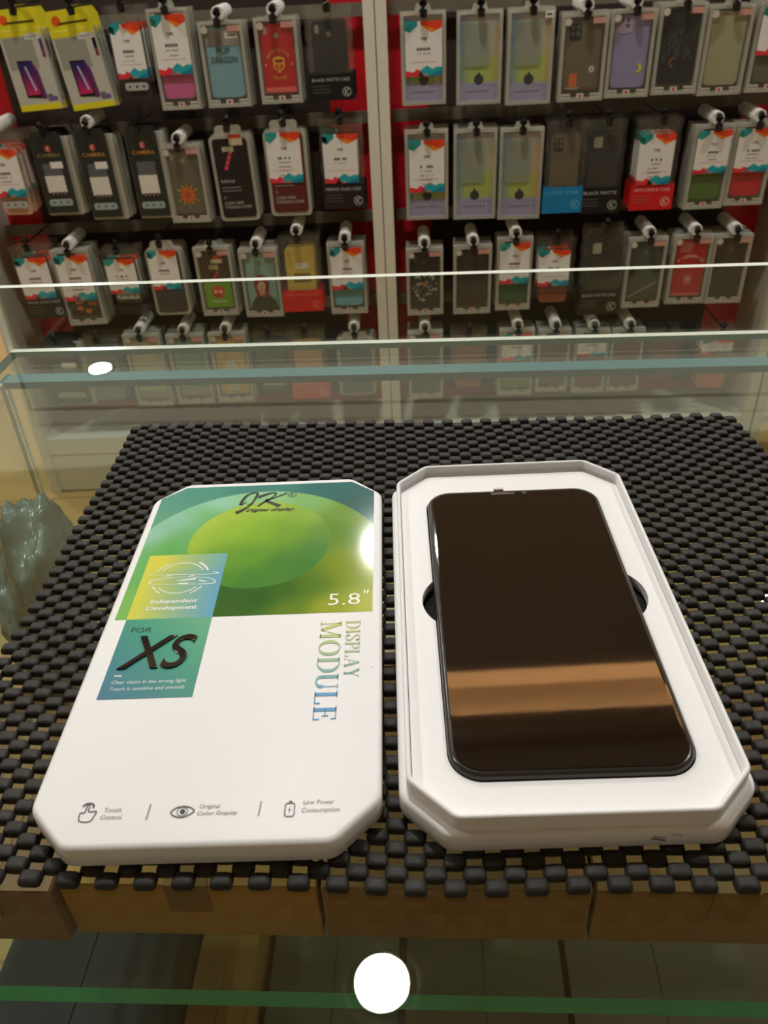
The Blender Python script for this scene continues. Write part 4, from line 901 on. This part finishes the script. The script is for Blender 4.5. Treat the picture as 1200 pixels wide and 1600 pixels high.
a.line(arc(10.6, 22, 58), .8, WH).line(arc(10.6, 158, 125), .45, WH).line(arc(10.6, 205, 235), .5, WH).line(arc(10.6, -30, -60), .5, WH)
curve([(-39.8, 25.2), (-33, 25.5), (-27.7, 25.4), (-20.6, 24.9), (-14.2, 25.2), (-12.7, 25.5), (-15.2, 26.5)], [.2, .25, .4, .3, .3, .5, .2])
curve([(-38.2, 20.2), (-37.7, 22.1), (-31.9, 23.5), (-24.3, 23.7), (-16.4, 22.7), (-13.5, 21), (-13.9, 19.4), (-19.6, 19.3)], [.6, .5, .3, .2, .3, .4, .5, .3])
curve([(-38.2, 20.0), (-30, 19.6), (-20, 19.4)], [.3, .3, .3]); curve([(-34, 24.6), (-30.5, 24.9)], [.2, .6]); curve([(-28, 21.6), (-21, 22.6)], [.3, 1.2]); curve([(-27, 19.9), (-23.5, 20.0)], [.5, .7]); curve([(-24, 23.9), (-21, 25.0)], [.3, .7]); curve([(-19.5, 21.5), (-16.5, 20.6)], [.9, .4])
a.build('line_emblem', lid, 'xy', T0+.00020, ink('white_letter_ink', .3, .4)); a = LArt(.00002)
a.text('Independent', -35.3, 9.0, 2.0, WH, w=17.2, shear=.12, offset=.02).text('Development', -36.0, 5.4, 2.0, WH, w=18.4, shear=.12, offset=.02)
a.rect(-38.8, -27.1, -36.3, -26.6, WH)
a.text('Clear vision in the strong light', -39.0, -30.4, 1.45, (206, 226, 232), w=24.6, shear=.12, offset=.008).text('Touch is sensitive and smooth', -39.0, -33.3, 1.45, (206, 226, 232), w=24.6, shear=.12, offset=.008)
a.build('slogan_text', lid, 'xy', T0+.00020, ink('white_letter_ink', .3, .4)); a = LArt(.00002)
a.text('5.8', 30.2, 4.7, 6.2, (244, 246, 234), w=11.6, offset=-.005).text('"', 42.3, 6.6, 5.6, (244, 246, 234), w=1.7, shear=.15)
a.build('size_text', lid, 'xy', T0+.00020, ink('white_letter_ink', .3, .4))
# black words, brush logo
a = LArt(.00002); BKc = (22, 30, 22)
curve([(-10.9, 71.1), (-10.5, 74), (-9.2, 77.9), (-6.9, 80), (-4.7, 80.2), (-4.5, 78.5), (-5.4, 74.3), (-6.75, 70.5), (-9.3, 67.5), (-12, 65.15)], [1.30, 1.43, 1.30, 0.91, 0.78, 1.17, 1.04, 0.65, 1.56, 2.21], BKc)
curve([(-10.9, 71.1), (-9.9, 71.9), (-8.4, 73.2)], [1, .6, .3], BKc); curve([(-7.9, 70.9), (-6.7, 71.7), (-5.2, 71.8)], [.3, .5, .5], BKc)
curve([(-4.0, 76.5), (-1.1, 78.3), (1.8, 79.65), (3.5, 79.3), (2.8, 76.7), (.55, 73.9), (-1.45, 72.1), (-3.35, 69.6)], [1.82, 1.69, 1.04, 1.04, 0.65, 1.17, 1.04, 0.78], BKc)
curve([(8.5, 79.2), (5.0, 76.9), (2.2, 75.2), (-.2, 74), (2.6, 71.8), (6.2, 69.3)], [0.91, 0.78, 0.65, 1.30, 1.56, 2.21], BKc)
a.line([(10.8+1.75*math.cos(t*.35), 77.8+1.75*math.sin(t*.35)) for t in range(18)], .3, BKc, closed=True)
a.text('R', 10.8, 76.8, 1.9, BKc, align='c')
a.text('Digital display', -7.9, 65.9, 2.1, BKc, w=20.2, shear=.45, offset=.02)
a.build('brush_logo', lid, 'xy', T0+.00020, ink('dark_letter_ink', .35, .4)); a = LArt(.00002)
a.text('FOR', -38.7, -6.2, 2.4, (18, 40, 44), w=7.4, shear=.05)
a.build('small_for_text', lid, 'xy', T0+.00020, ink('dark_letter_ink', .35, .4)); a = LArt(.00002)
G_ = (140, 138, 134)
a.text('Touch', -27.9, -78.6, 1.35, G_, w=4.9, shear=.1).text('Control', -28.3, -80.9, 1.35, G_, w=5.9, shear=.1)
a.text('Original', -1.2, -78.2, 1.2, G_, w=5.8, shear=.1).text('Color Display', -1.5, -80.4, 1.2, G_, w=11.2, shear=.1)
a.text('Low Power', 27.8, -77.9, 1.35, G_, w=8.6, shear=.1).text('Consumption', 27.4, -80.4, 1.35, G_, w=10.6, shear=.1)
a.line([(-15.3, -81.4), (-15.1, -76.4)], .35, G_).line([(15.7, -81.2), (16.0, -76.6)], .35, G_)
a.build('footer_text', lid, 'xy', T0+.00020, ink('dark_letter_ink', .35, .4)); a = LArt(.00002)
D_ = (96, 95, 94)
curve([(-34.4, -78.6), (-34.2, -80.6), (-33.4, -81.4), (-31.0, -81.4), (-30.2, -79.8), (-30.0, -78.2), (-31.5, -78.4), (-32.2, -77.9), (-32.3, -76.3), (-33.0, -76.3), (-33.1, -78.4), (-34.4, -78.6)], .32, D_)
a.line([(-32.6+1.5*math.cos(t*.45), -76.6+1.0*math.sin(t*.45)) for t in range(-1, 8)], .55, D_)
curve([(-9.0, -79.2), (-7.6, -77.9), (-5.6, -77.4), (-3.6, -77.9), (-2.4, -79.0), (-4.0, -80.4), (-6.0, -80.9), (-8.0, -80.3), (-9.0, -79.2)], .35, D_)
a.line([(-5.7+1.5*math.cos(t*.5), -79.1+1.35*math.sin(t*.5)) for t in range(13)], .2, D_, closed=True); a.disc(-5.6, -79.1, .75, (50, 50, 50), 10)
a.line([(p[0], p[1]) for p in rrect(22.9, -81.6, 25.5, -77.4, .7, 3)], .32, D_, closed=True); a.rect(23.8, -77.2, 24.7, -76.7, D_); a.poly([(24.0, -80.7), (24.5, -79.4), (24.1, -79.4), (24.4, -78.3), (23.8, -79.7), (24.2, -79.7)], D_)
a.disc(46.3, -26.5, .25, (170, 168, 165), 8)
a.build('footer_icons', lid, 'xy', T0+.00020, ink('dark_letter_ink', .35, .4))
# raised glossy XS
cu = bpy.data.curves.new('raised', 'FONT'); cu.body = 'XS'; cu.shear = .30; cu.extrude = .010; cu.bevel_depth = .010; cu.bevel_resolution = 2; cu.offset = -.003; cu.space_character = .96
ob = bpy.data.objects.new('raised', cu); COL.objects.link(ob); bpy.context.view_layer.update()
me = bpy.data.meshes.new_from_object(ob.evaluated_get(bpy.context.evaluated_depsgraph_get())); COL.objects.unlink(ob); bpy.data.objects.remove(ob)
xs = [v.co.x for v in me.vertices]; ys = [v.co.y for v in me.vertices]; zs = [v.co.z for v in me.vertices]
for v in me.vertices:
    v.co = Vector((-.0388+(v.co.x-min(xs))/(max(xs)-min(xs))*.0245, -.0242+(v.co.y-min(ys))/(max(ys)-min(ys))*.0158, (v.co.z-min(zs))*.0185+T0+.0001))
put('raised_letters', me, mat('glossy_black_relief', (14, 18, 20), .12, .6, noise=.02), lid, True, .7)
# serif words, thick uprights and thin bars
a = LArt(.00002)
def serif(word, h, x_top, z_start, length, thick, thin, gcol):
    """word runs down the lid: letter x -> -z of the lid, letter height -> +x"""
    G = {'D': (.80, lambda q: (q('s', .16), q('o', [(.16, 1), (.45, .98), (.70, .75), (.74, .5), (.70, .25), (.45, .02), (.16, 0)]), q('b', 0, .16, 0), q('b', 0, .16, 1))),
         'I': (.40, lambda q: (q('s', .2), q('b', .04, .36, 0), q('b', .04, .36, 1))),
         'S': (.62, lambda q: (q('o', [(.52, .74), (.50, .88), (.32, .99), (.13, .90), (.10, .74), (.22, .60), (.42, .46), (.54, .30), (.50, .10), (.30, .01), (.12, .10), (.07, .28)]), q('v', .54, .74, 1), q('v', .06, 0, .26))),
         'P': (.66, lambda q: (q('s', .16), q('o', [(.16, 1), (.42, .99), (.58, .88), (.60, .74), (.56, .60), (.40, .48), (.16, .47)]), q('b', 0, .34, 0), q('b', 0, .16, 1))),
         'L': (.66, lambda q: (q('s', .16), q('b', 0, .60, 0), q('b', 0, .32, 1), q('v', .60, 0, .26))),
         'A': (.84, lambda q: (q('n', [(.08, 0), (.40, 1)]), q('t', [(.40, 1), (.70, 0)]), q('n', [(.19, .33), (.58, .33)]), q('b', 0, .20, 0), q('b', .54, .84, 0))),
         'Y': (.80, lambda q: (q('t', [(.12, 1), (.42, .45)]), q('n', [(.72, 1), (.42, .45)]), q('t', [(.42, .47), (.42, 0)]), q('b', .0, .26, 1), q('b', .6, .80, 1), q('b', .28, .56, 0))),
         'M': (1.04, lambda q: (q('n', [(.13, 0), (.13, 1)]), q('t', [(.13, 1), (.50, .04)]), q('n', [(.50, .04), (.86, 1)]), q('s', .88), q('b', 0, .26, 0), q('b', .74, 1.02, 0), q('b', .0, .16, 1), q('b', .86, 1.02, 1))),
         'O': (.86, lambda q: (q('O',),)),
         'U': (.82, lambda q: (q('t', [(.17, 1), (.17, .30)]), q('o', [(.17, .32), (.20, .12), (.42, .0), (.64, .12), (.68, .32)]), q('n', [(.68, .30), (.68, 1)]), q('b', 0, .34, 1), q('b', .56, .80, 1))),
         'E': (.70, lambda q: (q('s', .16), q('b', 0, .62, 0), q('b', 0, .60, 1), q('b', .16, .46, .52), q('v', .62, 0, .28), q('v', .60, .76, 1), q('v', .46, .38, .66)))}
    tot = sum(G[c][0] for c in word)+.10*(len(word)-1); k = length/tot; x = 0
    for ch in word:
        def P(p): return (x_top-h*(1-p[1]), z_start-(x+p[0])*k)
        def q(kd, *r):
            if kd == 's': a.line([P((r[0], 0)), P((r[0], 1))], thick, gcol)
            elif kd == 'b': a.line([P((r[0], r[2]+(.02 if r[2] == 0 else -.02 if r[2] == 1 else 0))), P((r[1], r[2]+(.02 if r[2] == 0 else -.02 if r[2] == 1 else 0)))], thin, gcol)
            elif kd == 'v': a.line([P((r[0], r[1])), P((r[0], r[2]))], thin*1.5, gcol)
            elif kd == 't': a.line([P(p) for p in r[0]], thick, gcol)
            elif kd == 'n': a.line([P(p) for p in r[0]], thin, gcol)
            else:
                if kd == 'O': pts = [(.43+.36*math.cos(t*math.pi/14), .5+.49*math.sin(t*math.pi/14)) for t in range(29)]
                else:
                    C = [Vector(p) for p in r[0]]; pts = []
                    for i in range(len(C)-1):
                        p0, p1, p2, p3 = C[max(i-1, 0)], C[i], C[i+1], C[min(i+2, len(C)-1)]
                        for m_ in range(4):
                            t = m_/4; pts.append(tuple(.5*((2*p1)+(p2-p0)*t+(2*p0-5*p1+4*p2-p3)*t*t+(-p0+3*p1-3*p2+p3)*t**3)))
                    pts.append(tuple(C[-1]))
                ws = []
                for i in range(len(pts)):
                    A_, B_ = pts[max(i-1, 0)], pts[min(i+1, len(pts)-1)]; dx, dy = abs(B_[0]-A_[0])*k, abs(B_[1]-A_[1])*h
                    ws.append(thin+(thick-thin)*(dy/(math.hypot(dx, dy)+1e-9))**1.6)
                a.line([P(p) for p in pts], ws, gcol)
        G[ch][1](q); x += G[ch][0]+.10
def gm(x, z):
    z *= 1000
    return mix((204, 206, 104), (150, 186, 158), (-4-z)/20) if z > -24 else mix((150, 186, 158), (92, 158, 206), (-24-z)/14)
def gd(x, z): z *= 1000; return mix((206, 206, 120), (138, 176, 168), (-3.6-z)/26)
serif('MODULE', 7.2, 35.5, -3.9, 44.6, 1.40, .32, gm)
serif('DISPLAY', 4.9, 42.1, -3.7, 27.0, .80, .20, gd)
o_ = a.build('serif_lettering', lid, 'xy', T0+.00016, ink('gradient_letter_ink', .35, .4))
tag(lid, 'white box lid with green sphere print and black XS, lying on the black mat', 'box lid')

# ------------------------------------------------------------------ open tray with the phone screen
tray = empty('box_tray', (.0516, .2176, ZM), RB+.003)
ot = lambda d: outline(.0995, .1800, .0128, .007, d)
oi = lambda d: outline(.0952, .1768, .0128, .005, d)
loft([(ot(.0010), 0), (ot(0), .0008), (ot(0), .0060), (ot(.0003), .0068), (ot(.0010), .0074), (oi(0), .0076), (oi(0), .0126), (oi(.0003), .0131), (oi(.0008), .0133), (oi(.0013), .0131), (oi(.0016), .0126), (oi(.0016), .0040)],
     'tray_shell', white_card, tray, cap1=True, angle=1.0)
PW, PL, PR = .0706, .1436, .0098; pcx, pcy = 0.0002, -.0026
g = .0004
def phone_outline(d, n=10): return rrect(pcx-PW/2+d, pcy-PL/2+d, pcx+PW/2-d, pcy+PL/2-d, PR-d, n)
# insert plate: outer outline with a hole that follows the phone and bulges in two finger notches
hole = []
base_ = phone_outline(-g)
nr, nyc = .0155, .0025; off = nr-.0042
for side in (1, -1):
    X = pcx+side*(PW/2+g)
    if side == 1:
        hole += [p for p in base_[:11]]
        th = math.acos((off)/nr)
        hole += [(X-off+nr*math.cos(t), nyc+nr*math.sin(t)) for t in [-th+2*th*k/16 for k in range(17)]]
        hole += [p for p in base_[11:33]]
    else:
        hole += [(X+off-nr*math.cos(t), nyc-nr*math.sin(t)) for t in [-th+2*th*k/16 for k in range(17)]]
        hole += [p for p in base_[33:]]
def plate_with_hole(outer, inner, z0, z1, name, m, parent):
    bm = bmesh.new(); E = []
    for loop in (outer, inner):
        vs = [bm.verts.new((x, y, z1)) for x, y in loop]; E += [bm.edges.new((vs[i], vs[(i+1) % len(vs)])) for i in range(len(vs))]
    bmesh.ops.triangle_fill(bm, use_beauty=True, use_dissolve=False, edges=E)
    top = list(bm.faces); r = bmesh.ops.extrude_face_region(bm, geom=top)
    for v in r['geom']:
        if isinstance(v, bmesh.types.BMVert): v.co.z = z0
    bmesh.ops.recalc_face_normals(bm, faces=bm.faces)
    me = bpy.data.meshes.new(name); bm.to_mesh(me); bm.free(); return put(name, me, m, parent)
plate_with_hole([(x, y*.985-.0012) for x, y in oi(.0018)], hole, .0058, .0095, 'insert_plate', white_card, tray)
MB().prism(oi(.0020), .0042, .0046, 'xy').build('cavity_floor', mat('dark_cavity_foam', (26, 20, 20), .9), tray)
# small smudge on the front wall
a = Art(); rs = random.Random(4)
for k in range(5):
    x = .020+rs.uniform(-.003, .003); z = .0045+rs.uniform(-.0012, .0012); a.line([(x, z), (x+rs.uniform(-.002, .003), z+.0006), (x+.003, z-.0006)], .00018, (90, 86, 84))
sm = a.build('pen_mark', tray, 'xz', -.0902); sm['label'] = 'faint dark scribble'
tag(tray, 'open white box tray holding the black phone screen on the black mat', 'box tray')

ph = empty('phone_screen', (.0516, .2176, ZM+.0047), RB+.001)
loft([(phone_outline(.0012), 0), (phone_outline(.0003), .0008), (phone_outline(0), .0020), (phone_outline(0), .0055), (phone_outline(.0002), .0062), (phone_outline(.0008), .0068), (phone_outline(.0016), .0070)], 'screen_frame', mat('dark_metal_frame', (52, 48, 44), .22, .6, .3, noise=.03), ph, angle=1.2)
sg = mat('black_screen_glass', (20, 13, 11), .035, .5, noise=.02, coat=.25); sg.node_tree.nodes['Principled BSDF'].inputs['Coat Roughness'].default_value = .02
loft([(phone_outline(.0014), .0069), (phone_outline(.0017), .00725), (phone_outline(.0024), .0073)], 'glass_panel', sg, ph, angle=.05)
a = Art(.00002)
sy = pcy+PL/2-.0034
a.rr(-.0085, sy-.0008, .0015, sy+.0008, .0007, (70, 62, 58)).rr(.0045, sy-.0006, .0066, sy+.0008, .0005, (60, 58, 56))
a.build('earpiece_slit', ph, 'xy', .00732)
MB().box((-.0068, pcy+PL/2-.0004, .0052), (-.0028, pcy+PL/2+.0010, .0074)).build('foil_tab', mat('clear_foil_tab', (235, 215, 205), .15, .7), ph)
tag(ph, 'black glossy phone screen with rounded corners lying in the white tray', 'phone screen')
